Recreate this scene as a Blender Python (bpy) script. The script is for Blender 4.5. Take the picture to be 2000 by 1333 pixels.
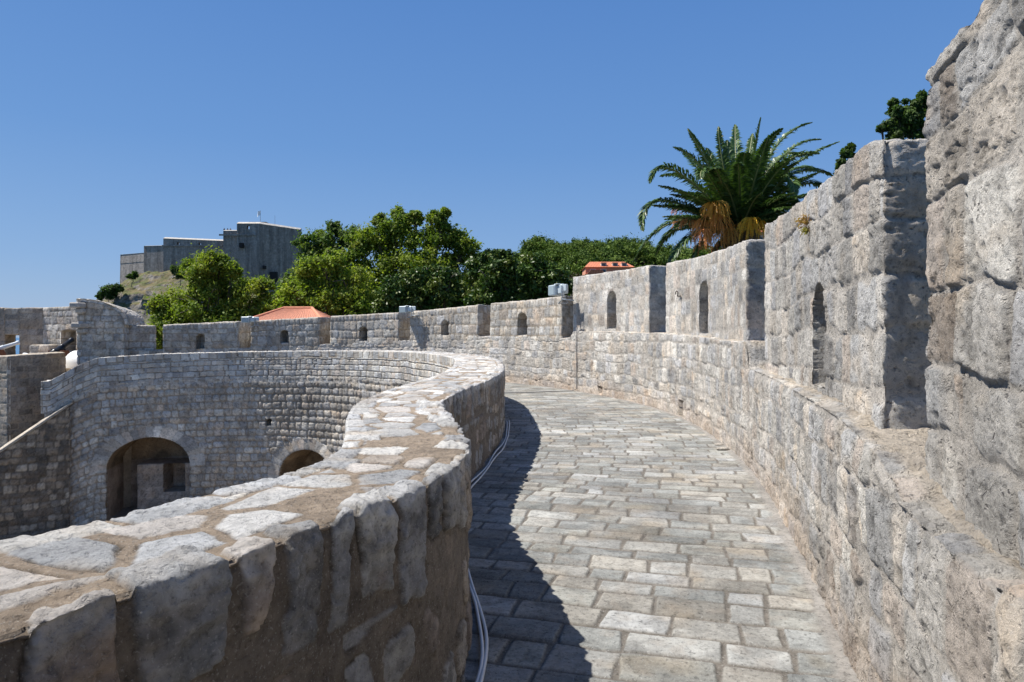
import bpy, math, random
import numpy as np
from mathutils import Vector
sc = bpy.context.scene
for o in list(bpy.data.objects): bpy.data.objects.remove(o)
C = sc.collection
PI = math.pi
# ------------------------------------------------------------------ camera, sky, sun
H = 1.7
cam = bpy.data.objects.new("camera", bpy.data.cameras.new("camera")); C.objects.link(cam)
cam.location = (0, 0, H); cam.rotation_euler = (PI/2, 0, 0)
cam.data.lens = 24; cam.data.sensor_width = 36; cam.data.shift_y = -7.5/2000
cam.data.clip_start = 0.05; cam.data.clip_end = 60000
sc.camera = cam
SKYK = 1.0
SUN_EL = math.radians(59.5); SUN_XY = (-0.9935, 0.114)
world = bpy.data.worlds.new("World"); sc.world = world; world.use_nodes = True
wn = world.node_tree; bg = wn.nodes['Background']
sky = wn.nodes.new('ShaderNodeTexSky'); sky.sky_type = 'NISHITA'; sky.sun_disc = False
sky.sun_elevation = SUN_EL; sky.sun_rotation = math.atan2(SUN_XY[0], SUN_XY[1])
sky.altitude = 300; sky.air_density = 1.35; sky.dust_density = 0.25; sky.ozone_density = 2.0
tcw = wn.nodes.new('ShaderNodeTexCoord'); sepw = wn.nodes.new('ShaderNodeSeparateXYZ'); wn.links.new(tcw.outputs['Generated'], sepw.inputs[0])
rmp = wn.nodes.new('ShaderNodeValToRGB'); wn.links.new(sepw.outputs[2], rmp.inputs[0])      # clear air: pale at the horizon, deep blue overhead
el_ = rmp.color_ramp.elements
for _ in range(3): el_.new(.5)
for e_, (p_, c_) in zip(el_, ((0., (3.9, 5.9, 9.0)), (.10, (2.7, 4.9, 8.9)), (.26, (1.6, 3.75, 8.2)), (.50, (.95, 2.75, 7.2)), (1., (.5, 1.6, 4.8)))):
    e_.position = p_; e_.color = (*[q_/10 for q_ in c_], 1)
scl = wn.nodes.new('ShaderNodeVectorMath'); scl.operation = 'SCALE'; scl.inputs[3].default_value = 10*SKYK; wn.links.new(rmp.outputs[0], scl.inputs[0])
mxw = wn.nodes.new('ShaderNodeMix'); mxw.data_type = 'RGBA'; mxw.inputs[0].default_value = .82
wn.links.new(sky.outputs[0], mxw.inputs[6]); wn.links.new(scl.outputs[0], mxw.inputs[7])
wn.links.new(mxw.outputs[2], bg.inputs[0]); bg.inputs[1].default_value = 0.055
sun = bpy.data.objects.new("sun", bpy.data.lights.new("sun", 'SUN')); C.objects.link(sun)
sun.data.energy = 5.0; sun.data.angle = math.radians(0.53); sun.data.color = (1.0, 0.955, 0.89)
sd_ = Vector((SUN_XY[0]*math.cos(SUN_EL), SUN_XY[1]*math.cos(SUN_EL), math.sin(SUN_EL)))
sun.rotation_euler = sd_.to_track_quat('Z', 'Y').to_euler()
sc.view_settings.view_transform = 'Standard'; sc.view_settings.look = 'None'
sc.view_settings.exposure = 0.62; sc.view_settings.gamma = 1

# ------------------------------------------------------------------ helpers
def at(px, py, D):
    return Vector(((px-1000)/1333.3*D, D, H-(py-659)/1333.3*D))
def tag(o, label=None, cat=None, group=None, kind=None):
    if label: o['label'] = label
    if cat: o['category'] = cat
    if group: o['group'] = group
    if kind: o['kind'] = kind
    return o
def empty(name, loc=(0,0,0), rz=0, **k):
    o = bpy.data.objects.new(name, None); C.objects.link(o); o.location = loc; o.rotation_euler = (0,0,rz)
    return tag(o, **k)
def mesh_obj(name, V, F, mat=None, parent=None, col=None, smooth=True, loc=None):
    V = np.asarray(V, dtype=np.float32).reshape(-1,3)
    me = bpy.data.meshes.new(name)
    if isinstance(F, np.ndarray):
        nf, k = F.shape
        me.vertices.add(len(V)); me.vertices.foreach_set('co', V.ravel())
        me.loops.add(nf*k); me.loops.foreach_set('vertex_index', F.astype(np.int32).ravel())
        me.polygons.add(nf)
        me.polygons.foreach_set('loop_start', np.arange(0, nf*k, k, dtype=np.int32))
        me.polygons.foreach_set('loop_total', np.full(nf, k, dtype=np.int32))
        me.update(calc_edges=True)
    else:
        me.from_pydata([tuple(map(float,v)) for v in V], [], [tuple(int(i) for i in f) for f in F]); me.update()
    me.polygons.foreach_set('use_smooth', np.full(len(me.polygons), bool(smooth)))
    if col is not None:
        a = me.color_attributes.new('Col', 'FLOAT_COLOR', 'POINT')
        c4 = np.ones((len(V),4), dtype=np.float32); c4[:,:col.shape[1]] = col
        a.data.foreach_set('color', c4.ravel())
    if mat: me.materials.append(mat)
    o = bpy.data.objects.new(name, me); C.objects.link(o)
    if parent: o.parent = parent
    if loc is not None: o.location = loc
    return o
def copy_tree(o, parent=None):
    c = o.copy(); C.objects.link(c); c.parent = parent
    for ch in [x for x in o.children]: copy_tree(ch, c)
    return c
class MB:
    "collects simple shapes into one mesh"
    def __init__(s): s.v=[]; s.f=[]
    def add(s, V, F):
        n=len(s.v); s.v += [tuple(v) for v in V]; s.f += [tuple(i+n for i in f) for f in F]; return s
    def box(s, c, d, rz=0, bev=0):
        x,y,z=[q/2 for q in d]; b=min(bev, x*.9, y*.9, z*.9)
        if b<=0:
            V=[(i*x,j*y,k*z) for k in (-1,1) for j in (-1,1) for i in (-1,1)]
            F=[(0,2,3,1),(4,5,7,6),(0,1,5,4),(2,6,7,3),(0,4,6,2),(1,3,7,5)]
        else:
            V=[];F=[]
            idx={}
            for i in (-1,1):
                for j in (-1,1):
                    for k in (-1,1):
                        for ax in range(3):
                            p=[i*(x-b),j*(y-b),k*(z-b)]; p[ax]=(i*x,j*y,k*z)[ax]
                            idx[i,j,k,ax]=len(V); V.append(tuple(p))
                        F.append(tuple(idx[i,j,k,a] for a in ((0,1,2) if i*j*k>0 else (0,2,1))))
            for a in range(3):
                b1,b2=[q for q in range(3) if q!=a]
                for sg in (-1,1):
                    q=[]
                    for u,w in ((-1,-1),(1,-1),(1,1),(-1,1)):
                        t=[0,0,0]; t[a]=sg; t[b1]=u; t[b2]=w; q.append(idx[t[0],t[1],t[2],a])
                    F.append(tuple(q))
                for u in (-1,1):
                    for w in (-1,1):
                        t0=[0,0,0]; t0[a]=-1; t0[b1]=u; t0[b2]=w
                        t1=list(t0); t1[a]=1
                        F.append((idx[(*t0,b1)],idx[(*t1,b1)],idx[(*t1,b2)],idx[(*t0,b2)]))
        ca,sa=math.cos(rz),math.sin(rz)
        V=[(c[0]+p[0]*ca-p[1]*sa, c[1]+p[0]*sa+p[1]*ca, c[2]+p[2]) for p in V]
        return s.add(V,F)
    def tube(s, pts, rad, n=8, caps=True):
        pts=[Vector(p) for p in pts]; rad=rad if hasattr(rad,'__len__') else [rad]*len(pts)
        V=[];F=[]; up=None
        for i,p in enumerate(pts):
            t=(pts[min(i+1,len(pts)-1)]-pts[max(i-1,0)]).normalized()
            if up is None: up=t.orthogonal().normalized()
            up=(up-t*up.dot(t)); up=up.normalized() if up.length>1e-6 else t.orthogonal().normalized()
            b=t.cross(up)
            for k in range(n):
                a=2*PI*k/n; V.append(p+(up*math.cos(a)+b*math.sin(a))*rad[i])
        for i in range(len(pts)-1):
            for k in range(n):
                F.append((i*n+k,i*n+(k+1)%n,(i+1)*n+(k+1)%n,(i+1)*n+k))
        if caps: F.append(tuple(range(n-1,-1,-1))); F.append(tuple((len(pts)-1)*n+k for k in range(n)))
        return s.add(V,F)
    def lathe(s, prof, n=20, origin=(0,0,0), axis=(0,0,1)):
        q=Vector(axis).to_track_quat('Z','Y'); o=Vector(origin); V=[];F=[]
        for r,z in prof:
            for k in range(n):
                a=2*PI*k/n; V.append(o+q@Vector((r*math.cos(a),r*math.sin(a),z)))
        for i in range(len(prof)-1):
            for k in range(n): F.append((i*n+k,i*n+(k+1)%n,(i+1)*n+(k+1)%n,(i+1)*n+k))
        F.append(tuple(range(n-1,-1,-1))); F.append(tuple((len(prof)-1)*n+k for k in range(n)))
        return s.add(V,F)
    def prism(s, poly, y0, y1, origin=(0,0,0), rz=0):
        "poly in (x,z), extruded along y"
        n=len(poly); ca,sa=math.cos(rz),math.sin(rz)
        V=[]
        for y in (y0,y1):
            for x,z in poly: V.append((origin[0]+x*ca-y*sa, origin[1]+x*sa+y*ca, origin[2]+z))
        F=[tuple(range(n)), tuple(range(2*n-1,n-1,-1))]+[(i,i+n,(i+1)%n+n,(i+1)%n) for i in range(n)]
        return s.add(V,F)
    def build(s, name, mat, parent=None, smooth=False, loc=None):
        return mesh_obj(name, s.v, s.f, mat, parent, smooth=smooth, loc=loc)

# ------------------------------------------------------------------ numpy noise
def _hash(ix, iy, iz, seed):
    h = (ix.astype(np.int64)*374761393 + iy.astype(np.int64)*668265263 + iz.astype(np.int64)*2147483647 + seed*1274126177) & 0xffffffff
    h = ((h ^ (h >> 13))*1274126177) & 0xffffffff
    h = ((h ^ (h >> 16))*2246822519) & 0xffffffff
    return ((h ^ (h >> 15)) & 0xffffff).astype(np.float32)/float(0xffffff)
def vnoise(x, y, z, seed=0):
    fx, fy, fz = np.floor(x), np.floor(y), np.floor(z)
    tx, ty, tz = x-fx, y-fy, z-fz
    ix, iy, iz = fx.astype(np.int64), fy.astype(np.int64), fz.astype(np.int64)
    tx = tx*tx*(3-2*tx); ty = ty*ty*(3-2*ty); tz = tz*tz*(3-2*tz)
    r = 0
    for a in (0,1):
        for b in (0,1):
            for c in (0,1):
                w = (tx if a else 1-tx)*(ty if b else 1-ty)*(tz if c else 1-tz)
                r = r + w*_hash(ix+a, iy+b, iz+c, seed)
    return r*2-1
def fbm(P, f, oct=4, seed=0, gain=.5, lac=2.03):
    x, y, z = P[0]*f, P[1]*f, P[2]*f; a = 1.0; r = 0; t = 0
    for i in range(oct):
        r = r + a*vnoise(x, y, z, seed+i*17); t += a; a *= gain
        x = x*lac+3.1; y = y*lac+1.7; z = z*lac+5.3
    return r/t
def sstep(a, b, x):
    t = np.clip((x-a)/(b-a), 0, 1); return t*t*(3-2*t)
def rnd(id_, k): 
    id_ = np.asarray(id_).astype(np.int64); z = np.zeros_like(id_)
    return _hash(id_, z+k, z+7, 11)
# ------------------------------------------------------------------ curves in plan
class Path2:
    def __init__(s, pts, n=1500):
        P = np.array(pts, float)
        Q = np.vstack([2*P[0]-P[1], P, 2*P[-1]-P[-2]])
        out = []
        for i in range(1, len(Q)-2):
            p0,p1,p2,p3 = Q[i-1],Q[i],Q[i+1],Q[i+2]
            d = lambda a,b: max(np.linalg.norm(b-a)**.5, 1e-6)
            t0=0; t1=t0+d(p0,p1); t2=t1+d(p1,p2); t3=t2+d(p2,p3)
            t = np.linspace(t1,t2,60,endpoint=False)[:,None]
            A1=(t1-t)/(t1-t0)*p0+(t-t0)/(t1-t0)*p1; A2=(t2-t)/(t2-t1)*p1+(t-t1)/(t2-t1)*p2
            A3=(t3-t)/(t3-t2)*p2+(t-t2)/(t3-t2)*p3
            B1=(t2-t)/(t2-t0)*A1+(t-t0)/(t2-t0)*A2; B2=(t3-t)/(t3-t1)*A2+(t-t1)/(t3-t1)*A3
            out.append((t2-t)/(t2-t1)*B1+(t-t1)/(t2-t1)*B2)
        out.append(P[-1:]); X = np.vstack(out)
        s_ = np.r_[0, np.cumsum(np.linalg.norm(np.diff(X,axis=0),axis=1))]
        s.L = s_[-1]; s.s = np.linspace(0, s.L, n); s.x = np.interp(s.s, s_, X[:,0]); s.y = np.interp(s.s, s_, X[:,1])
        k = 15; ker = np.ones(k)/k
        tx = np.gradient(s.x, s.s); ty = np.gradient(s.y, s.s)
        tx = np.convolve(np.pad(tx,k//2,mode='edge'), ker, 'valid'); ty = np.convolve(np.pad(ty,k//2,mode='edge'), ker, 'valid')
        l = np.hypot(tx,ty); s.tx = tx/l; s.ty = ty/l; s.nx = s.ty; s.ny = -s.tx
    def pos(s, u, w):
        return (np.interp(u,s.s,s.x)+np.interp(u,s.s,s.nx)*w, np.interp(u,s.s,s.y)+np.interp(u,s.s,s.ny)*w)
    def hit(s, px, off=0.0, last=False, smin=0):
        X = s.x+s.nx*off; Y = s.y+s.ny*off
        g = X*1333.3-(px-1000)*Y; ok = (Y[:-1]>0.3)&(g[:-1]*g[1:]<=0)&(s.s[:-1]>=smin)
        i = np.nonzero(ok)[0]; i = i[-1] if last else i[0]
        t = g[i]/(g[i]-g[i+1]+1e-12); return s.s[i]+t*(s.s[i+1]-s.s[i]), Y[i]+t*(Y[i+1]-Y[i])
    def dist_to(s, o):
        return np.array([np.min(np.hypot(o.x-a, o.y-b)) for a,b in zip(s.x,s.y)])
OUT = Path2([(-1.1,-5),(-.25,-3),(.75,0),(1.25,1.75),(1.71,3.36),(2.10,4.75),(2.95,8.2),(3.40,11.3),(3.55,14.07),(3.30,17),(2.64,19.6),(1.5,22.6),(0,25.3),(-2.0,27.6),(-4.5,29.5),(-8.5,31.2),(-13,31.8),(-18.5,31.3)])
INP = Path2([(-4.4,-4.2),(-3.2,-1.9),(-2.2,-.1),(-1.5,.9),(-1.033,1.377),(-.94,1.566),(-.776,1.814),(-.555,2.31),(-.336,2.797),(-.235,3.45),(-.285,4.19),(-.47,5.2),(-.64,6.2),(-.58,7.3),(-.349,9.3),(-.16,11.6),(-.2,14.5),(-.5,18.0),(-1.65,22),(-3.7,25.3),(-6.7,27.6),(-10.5,28.75),(-14,28.75),(-17.2,28.1),(-18.75,27.6)])
COU = Path2([(-5.4,-3.5),(-4.1,-1.4),(-3.05,.25),(-2.3,1.2),(-1.8,1.65),(-1.467,1.956),(-1.363,2.216),(-1.233,2.454),(-1.05,2.797),(-.90,3.25),(-.92,3.7),(-1.077,4.42),(-1.30,5.48),(-1.40,7.2),(-1.18,10.5),(-1.15,13),(-1.3,15.6),(-1.6,18.2),(-2.65,21.2),(-4.35,24.2),(-7,26.6),(-10.5,27.8),(-14,27.8),(-17,27.2),(-18.35,26.8)])
WID = np.clip(INP.dist_to(COU), .5, 1.1)
WID = np.convolve(np.pad(WID,20,mode='edge'), np.ones(41)/41, 'valid')
def wid(u): return np.interp(u, INP.s, WID)
# top of the parapet above its own base, and the drop of the far end
_pc = [(850,.07,0),(800,.08,0),(750,.08,0),(625,.05,0),(450,-.02,0),(300,-.10,0),(190,-.24,0),(150,-.55,0),(95,-1.14,0)]
_es = [0, 16.0]; _ez = [0, 0]
for px,dz,_ in _pc:
    s_,D_ = INP.hit(px, -.9, last=True, smin=10); _es.append(s_); _ez.append(dz)
o_ = np.argsort(_es); _es = np.array(_es)[o_]; _ez = np.array(_ez)[o_]
def zoff(u): return np.interp(u, _es, _ez)
def zoff_c(sc_):
    "same drop, for positions along the court edge"
    return np.interp(sc_, _cs, _ez)
_cs = np.array([COU.s[np.argmin(np.hypot(COU.x-a, COU.y-b))] for a,b in zip(*INP.pos(_es,-.9))])

# ------------------------------------------------------------------ box lattice in (s,w,z)
def lattice(S, W, Z, back=1, skip=(), niches=()):
    ns,nw,nz = len(S),len(W),len(Z)
    def vid(i,j,k): return (i*nw+j)*nz+k
    quads = []; frontq = 0
    def grid(I,J,K,flip):
        if len(J)==1: A = vid(I[:,None],J[0],K[None,:])
        elif len(I)==1: A = vid(I[0],J[:,None],K[None,:])
        else: A = vid(I[:,None],J[None,:],K[0])
        q = np.stack([A[:-1,:-1],A[1:,:-1],A[1:,1:],A[:-1,1:]],-1).reshape(-1,4)
        return q[:,::-1] if flip else q
    ar=lambda n,st=1: np.unique(np.r_[np.arange(0,n,st),n-1])
    quads.append(grid(ar(ns),np.array([0]),ar(nz),False)); frontq=len(quads[0])
    if 'back' not in skip: quads.append(grid(ar(ns,back),np.array([nw-1]),ar(nz,back),True))
    if 'top' not in skip: quads.append(grid(ar(ns),ar(nw),np.array([nz-1]),False))
    if 'bottom' not in skip: quads.append(grid(ar(ns,back),ar(nw,back),np.array([0]),True))
    if 's0' not in skip: quads.append(grid(np.array([0]),ar(nw),ar(nz),True))
    if 's1' not in skip: quads.append(grid(np.array([ns-1]),ar(nw),ar(nz),False))
    Q = np.vstack(quads)
    used, inv = np.unique(Q, return_inverse=True); Q = inv.reshape(-1,4)
    i = used//(nw*nz); j=(used//nz)%nw; k=used%nz
    V = np.stack([S[i],W[j],Z[k]],1).astype(float)
    if niches:
        fr = j==0
        push = np.zeros(len(V))
        ds = np.gradient(S)[i] if len(S)>1 else .02; dz=np.gradient(Z)[k]; cell=(ds+dz)/2
        for n in niches:
            sdv, gx, gz = n['sd'](V[:,0], V[:,2])
            m = fr&(np.abs(sdv)<cell*.55)
            V[m,0] -= sdv[m]*gx[m]; V[m,2] -= sdv[m]*gz[m]
            ins = fr&(~m)&(sdv<0); push[ins] = n['depth']
        mixed = np.zeros(len(Q),bool)
        pf = push[Q[:frontq]]>0; nmix = pf.sum(1); mixed[:frontq] = (nmix>0)&(nmix<4)
        V[:,1] += push
        mq = Q[mixed]; Q = Q[~mixed]
        n=12; t=np.linspace(0,1,n+1); a,b=np.meshgrid(t,t,indexing='ij')
        P4 = V[mq]
        G = (P4[:,0][:,None,None]*((1-a)*(1-b))[None,...,None]+P4[:,1][:,None,None]*(a*(1-b))[None,...,None]+P4[:,2][:,None,None]*(a*b)[None,...,None]+P4[:,3][:,None,None]*((1-a)*b)[None,...,None])
        m = len(mq); base=len(V)+np.arange(m)[:,None,None]*(n+1)*(n+1)+(np.arange(n+1)[:,None]*(n+1)+np.arange(n+1)[None,:])[None]
        q2=np.stack([base[:,:-1,:-1],base[:,1:,:-1],base[:,1:,1:],base[:,:-1,1:]],-1).reshape(-1,4)
        V=np.vstack([V,G.reshape(-1,3)]); Q=np.vstack([Q,q2])
        key=np.round(V*20000).astype(np.int64)
        _,first,inv=np.unique(key,axis=0,return_index=True,return_inverse=True); inv=inv.ravel()
        V=V[first]; Q=inv[Q]
    return V, Q
def vnormals(V,Q):
    a=V[Q[:,2]]-V[Q[:,0]]; b=V[Q[:,3]]-V[Q[:,1]]; n=np.cross(a,b); n/= (np.linalg.norm(n,axis=1,keepdims=True)+1e-12)
    N=np.zeros_like(V)
    for c in range(3):
        for k in range(4): N[:,c]+=np.bincount(Q[:,k],weights=n[:,c],minlength=len(V))
    return N/(np.linalg.norm(N,axis=1,keepdims=True)+1e-9)
def arch(sc_, z0, z1, w, rise=None):
    "signed distance of a round-headed opening, numerically differentiated"
    r = w/2; rise = r if rise is None else rise
    def f(s,z):
        zc = z1-rise
        # rectangle below, (elliptic) arch above
        dx=np.abs(s-sc_)-r; dzb=z0-z
        rect=np.maximum(dx,dzb)
        e=(np.sqrt(((s-sc_)/r)**2+(np.maximum(z-zc,0)/rise)**2)-1)*min(r,rise)
        return np.where(z>zc, np.maximum(e,dzb), rect)
    def sd(s,z):
        h=1e-3; d=f(s,z); gx=(f(s+h,z)-f(s-h,z))/(2*h); gz=(f(s,z+h)-f(s,z-h))/(2*h)
        l=np.hypot(gx,gz)+1e-9; return d/l, gx/l, gz/l
    return sd

# ------------------------------------------------------------------ masonry pattern
PAL = np.array([(.60,.58,.54),(.54,.54,.53),(.64,.59,.52),(.57,.51,.45),(.47,.46,.44),(.70,.68,.63),(.60,.57,.52),(.52,.52,.52)])
def cuts(a,b,lo,hi,rng):
    out=[a]
    while out[-1]<b: out.append(out[-1]+rng.uniform(lo,hi))
    return np.array(out)
class Masonry:
    def __init__(s, seed, hc=(.2,.34), wc=(.2,.5), v0=-8, v1=4, u1=75, joint=.012, r=.04, warp=.03, top=None):
        rng=random.Random(seed); s.seed=seed; s.joint=joint; s.r=r; s.warp=warp
        s.vb = cuts(v0,v1,hc[0],hc[1],rng)
        if top is not None:      # an upright coping course at the given height band
            s.vb = np.array([v for v in s.vb if v<top[0]-.12 or v>top[1]+.05]+[top[0],top[1]]); s.vb.sort()
        js=[]; s.kind=[]
        for k in range(len(s.vb)-1):
            h=s.vb[k+1]-s.vb[k]; f=1.0
            if top is not None and abs(s.vb[k]-top[0])<1e-6: w=(.13,.24)
            else: w=(wc[0]*(.8+.4*rng.random()), wc[1])
            js.append(cuts(-30-rng.random(), u1, w[0], w[1], rng)+k*1000.)
        s.js=np.concatenate(js)
    def __call__(s, u, v, P):
        wx=fbm(P,1.3,2,s.seed+3)*s.warp*1.6+fbm(P,4.5,2,s.seed+4)*s.warp*.8; wz=fbm(P,1.1,2,s.seed+5)*s.warp*1.6+fbm(P,4.0,2,s.seed+6)*s.warp*.8
        u=u+wx; v=v+wz
        k=np.clip(np.searchsorted(s.vb,v)-1,0,len(s.vb)-2)
        idx=np.clip(np.searchsorted(s.js,u+k*1000.)-1,0,len(s.js)-2)
        u0=s.js[idx]-k*1000.; u1=s.js[idx+1]-k*1000.; v0=s.vb[k]; v1=s.vb[k+1]
        hw=(u1-u0)/2; hh=(v1-v0)/2; 
        tilt=(rnd(idx,5)-.5)*.16
        du=u-(u0+u1)/2; dv=v-(v0+v1)/2; du=du+dv*tilt; dv=dv
        j=s.joint*(.45+1.1*rnd(idx,3)); r=np.minimum(s.r*(.6+.8*rnd(idx,4)), np.minimum(hw,hh)*.7)
        qx=np.abs(du)-(hw-j-r); qy=np.abs(dv)-(hh-j-r)
        sdd=np.hypot(np.maximum(qx,0),np.maximum(qy,0))+np.minimum(np.maximum(qx,qy),0)-r
        return -sdd, idx     # positive inside the stone
def stone_colour(idx, P, seed=0, pal=PAL):
    n=len(pal); r=rnd(idx,21+seed)*n; c=pal[np.clip(r.astype(int),0,n-1)]
    b=(.75+.48*rnd(idx,22+seed))[:,None]
    v=fbm(P,2.2,3,seed+40)[:,None]; w=fbm(P,9,3,seed+41)[:,None]
    c=c*b*(1+.16*v+.14*w)
    warm=sstep(.12,.55,fbm(P,3.1,3,seed+44))[:,None]
    return c*(1-.5*warm)+c*np.array([1.12,.95,.76])*.5*warm
MORT = np.array([.40,.345,.28])
def rock_relief(P, amp, seed=0):
    a=fbm(P,5,3,seed+60); b=fbm(P,19,4,seed+61,gain=.62)
    rid=1-np.abs(fbm(P,7.5,3,seed+62))*2.2
    pit=sstep(.22,.5,fbm(P,13,2,seed+63))+.6*sstep(.30,.55,fbm(P,30,2,seed+64))
    return amp*(a*.5+b*.85+rid*.2-pit*.65), pit
def wall_surface(V, N, M, inn=None, relief=.012, recess=.022, bulge=.018, smear=.35, edge=None, seed=0, offs=.012, uoff=0, pal=PAL, mort=MORT, ps=None):
    """displacement and colour for wall points V=(s,w,z) with normals N"""
    P=(V[:,0],V[:,1]+0.0,V[:,2]); a=np.abs(N)
    jamb=(a[:,0]>a[:,1])&(a[:,0]>a[:,2]); topf=(a[:,2]>=a[:,0])&(a[:,2]>a[:,1])
    u=np.where(jamb, V[:,1]+np.mod(np.round(V[:,0]*2)*3.1,35.), V[:,0]); v=np.where(topf, V[:,1]+.1, V[:,2])
    if inn is not None: u=np.where(inn,V[:,0]+V[:,1],u); v=np.where(inn,V[:,2],v)
    d,idx=M(u+uoff,v,P)
    # mortar smeared over the faces in places
    sm=sstep(.15,.5,fbm(P,1.6,3,seed+70))*smear*.05
    d=d-sm
    inside=sstep(-.004,.012,d)
    t=np.clip(d/.07,0,1); prof=1-(1-t)**2.4
    rr,pit=rock_relief(P,relief,seed)
    mr=fbm(P,25,3,seed+75)*.003
    h=inside*(bulge*prof+(rnd(idx,30)-.4)*offs+rr)+(1-inside)*(-recess*sstep(0,.02,-d+.004)+mr)
    cs=stone_colour(idx,P,seed,pal); cm=mort[None,:]*(1+.22*fbm(P,6,3,seed+80)[:,None])
    col=cs*inside[:,None]+cm*(1-inside[:,None])
    col=col*(1-.35*pit*inside)[:,None]
    return h,col,inside
# ------------------------------------------------------------------ materials
def new_mat(name):
    m=bpy.data.materials.new(name); m.use_nodes=True; nt=m.node_tree; b=nt.nodes['Principled BSDF']; return m,nt,b
def N_(nt,t,**k):
    n=nt.nodes.new(t)
    for a,v in k.items(): setattr(n,a,v)
    return n
def noise_n(nt,vec,scale,detail=6,rough=.6,dist=0):
    n=N_(nt,'ShaderNodeTexNoise'); n.inputs['Scale'].default_value=scale; n.inputs['Detail'].default_value=detail
    n.inputs['Roughness'].default_value=rough; n.inputs['Distortion'].default_value=dist
    if vec: nt.links.new(vec,n.inputs['Vector'])
    return n.outputs['Fac']
def ramp_n(nt,fac,stops):
    r=N_(nt,'ShaderNodeValToRGB'); e=r.color_ramp.elements
    while len(e)<len(stops): e.new(.5)
    for q,(p,c) in zip(e,stops):
        q.position=p; q.color=(c,c,c,1) if not hasattr(c,'__len__') else (*c,1)
    nt.links.new(fac,r.inputs[0]); return r.outputs[0]
def mix_n(nt,a,b,fac,mode='MIX'):
    m=N_(nt,'ShaderNodeMix',data_type='RGBA',blend_type=mode)
    for sock,val in ((m.inputs[6],a),(m.inputs[7],b),(m.inputs[0],fac)):
        if hasattr(val,'is_output') or hasattr(val,'links'): nt.links.new(val,sock)
        elif hasattr(val,'__len__'): sock.default_value=(*val,1)
        else: sock.default_value=val
    return m.outputs[2]
def math_n(nt,op,a,b=0.0,clamp=False):
    m=N_(nt,'ShaderNodeMath',operation=op,use_clamp=clamp)
    for i,v in enumerate((a,b)):
        if hasattr(v,'links'): nt.links.new(v,m.inputs[i])
        else: m.inputs[i].default_value=v
    return m.outputs[0]
ALB=(.90,.865,.81)
def stone_mat(name, bump=.012, fine=1.0, attr=True, base=(.5,.5,.5), speck=.5, streak=0.0, rough=.92, alb=None, holes=.6):
    m,nt,b=new_mat(name)
    tc=N_(nt,'ShaderNodeTexCoord').outputs['Object']
    if attr: col=N_(nt,'ShaderNodeAttribute',attribute_name='Col').outputs['Color']
    else:
        col=mix_n(nt,base,tuple(x*.75 for x in base),noise_n(nt,tc,1.5))
    # weathering: broad grey-brown staining, dark pits and pale lichen spots
    st=ramp_n(nt,noise_n(nt,tc,1.1,7,.65),[(.34,.72),(.62,1.08)])
    col=mix_n(nt,col,st,1.0,'MULTIPLY')
    pits=ramp_n(nt,noise_n(nt,tc,30*fine,7,.75),[(.34,.30),(.46,1.0),(.7,1.15)])
    col=mix_n(nt,col,pits,speck,'MULTIPLY')
    sp2=ramp_n(nt,noise_n(nt,tc,11*fine,8,.72),[(.32,.66),(.50,1.0),(.68,1.18)])
    col=mix_n(nt,col,sp2,.75,'MULTIPLY')
    vo=N_(nt,'ShaderNodeTexVoronoi'); vo.inputs['Scale'].default_value=26*fine; vo.inputs['Randomness'].default_value=1
    wv=N_(nt,'ShaderNodeVectorMath',operation='ADD'); nz=N_(nt,'ShaderNodeTexNoise'); nz.inputs['Scale'].default_value=18*fine; nz.inputs['Detail'].default_value=4; nt.links.new(tc,nz.inputs['Vector'])
    sc1=N_(nt,'ShaderNodeVectorMath',operation='SCALE'); sc1.inputs[3].default_value=.09/fine; nt.links.new(nz.outputs['Color'],sc1.inputs[0]); nt.links.new(tc,wv.inputs[0]); nt.links.new(sc1.outputs[0],wv.inputs[1]); nt.links.new(wv.outputs[0],vo.inputs['Vector'])
    hole=math_n(nt,'MULTIPLY',ramp_n(nt,vo.outputs['Distance'],[(.10,1.),(.30,0.)]),ramp_n(nt,noise_n(nt,tc,5.5*fine,4,.6),[(.47,0.),(.60,1.)]))
    col=mix_n(nt,col,(.15,.14,.135),math_n(nt,'MULTIPLY',hole,holes))
    gr=ramp_n(nt,noise_n(nt,tc,3.1*fine,9,.75),[(.50,0.),(.64,1.)]); col=mix_n(nt,col,mix_n(nt,col,(.62,.64,.68),1.0,'MULTIPLY'),math_n(nt,'MULTIPLY',gr,.62*holes))
    li=ramp_n(nt,noise_n(nt,tc,70*fine,3,.5),[(.60,0.),(.68,1.)])
    col=mix_n(nt,col,(.66,.65,.62),math_n(nt,'MULTIPLY',li,.28))
    if streak>0:
        mp=N_(nt,'ShaderNodeMapping'); mp.inputs['Scale'].default_value=(1,1,.08); nt.links.new(tc,mp.inputs[0])
        sk=ramp_n(nt,noise_n(nt,mp.outputs[0],.9,6,.7),[(.38,.45),(.6,1.05)])
        col=mix_n(nt,col,sk,streak,'MULTIPLY')
    nt.links.new(col,b.inputs['Base Color']); b.inputs['Roughness'].default_value=rough
    b.inputs['Specular IOR Level'].default_value=.25
    h1=noise_n(nt,tc,12*fine,12,.78); h2=noise_n(nt,tc,30*fine,10,.78)
    pk=ramp_n(nt,noise_n(nt,tc,22*fine,4,.6),[(.33,0.),(.45,1.)])
    hs=math_n(nt,'ADD',math_n(nt,'SUBTRACT',h1,math_n(nt,'MULTIPLY',hole,.6*holes)),math_n(nt,'ADD',math_n(nt,'MULTIPLY',h2,.7),math_n(nt,'MULTIPLY',pk,.35)))
    col=mix_n(nt,col,alb or ALB,1.0,'MULTIPLY'); nt.links.new(col,b.inputs['Base Color'])
    bp=N_(nt,'ShaderNodeBump'); bp.inputs['Strength'].default_value=1; bp.inputs['Distance'].default_value=bump
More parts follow.
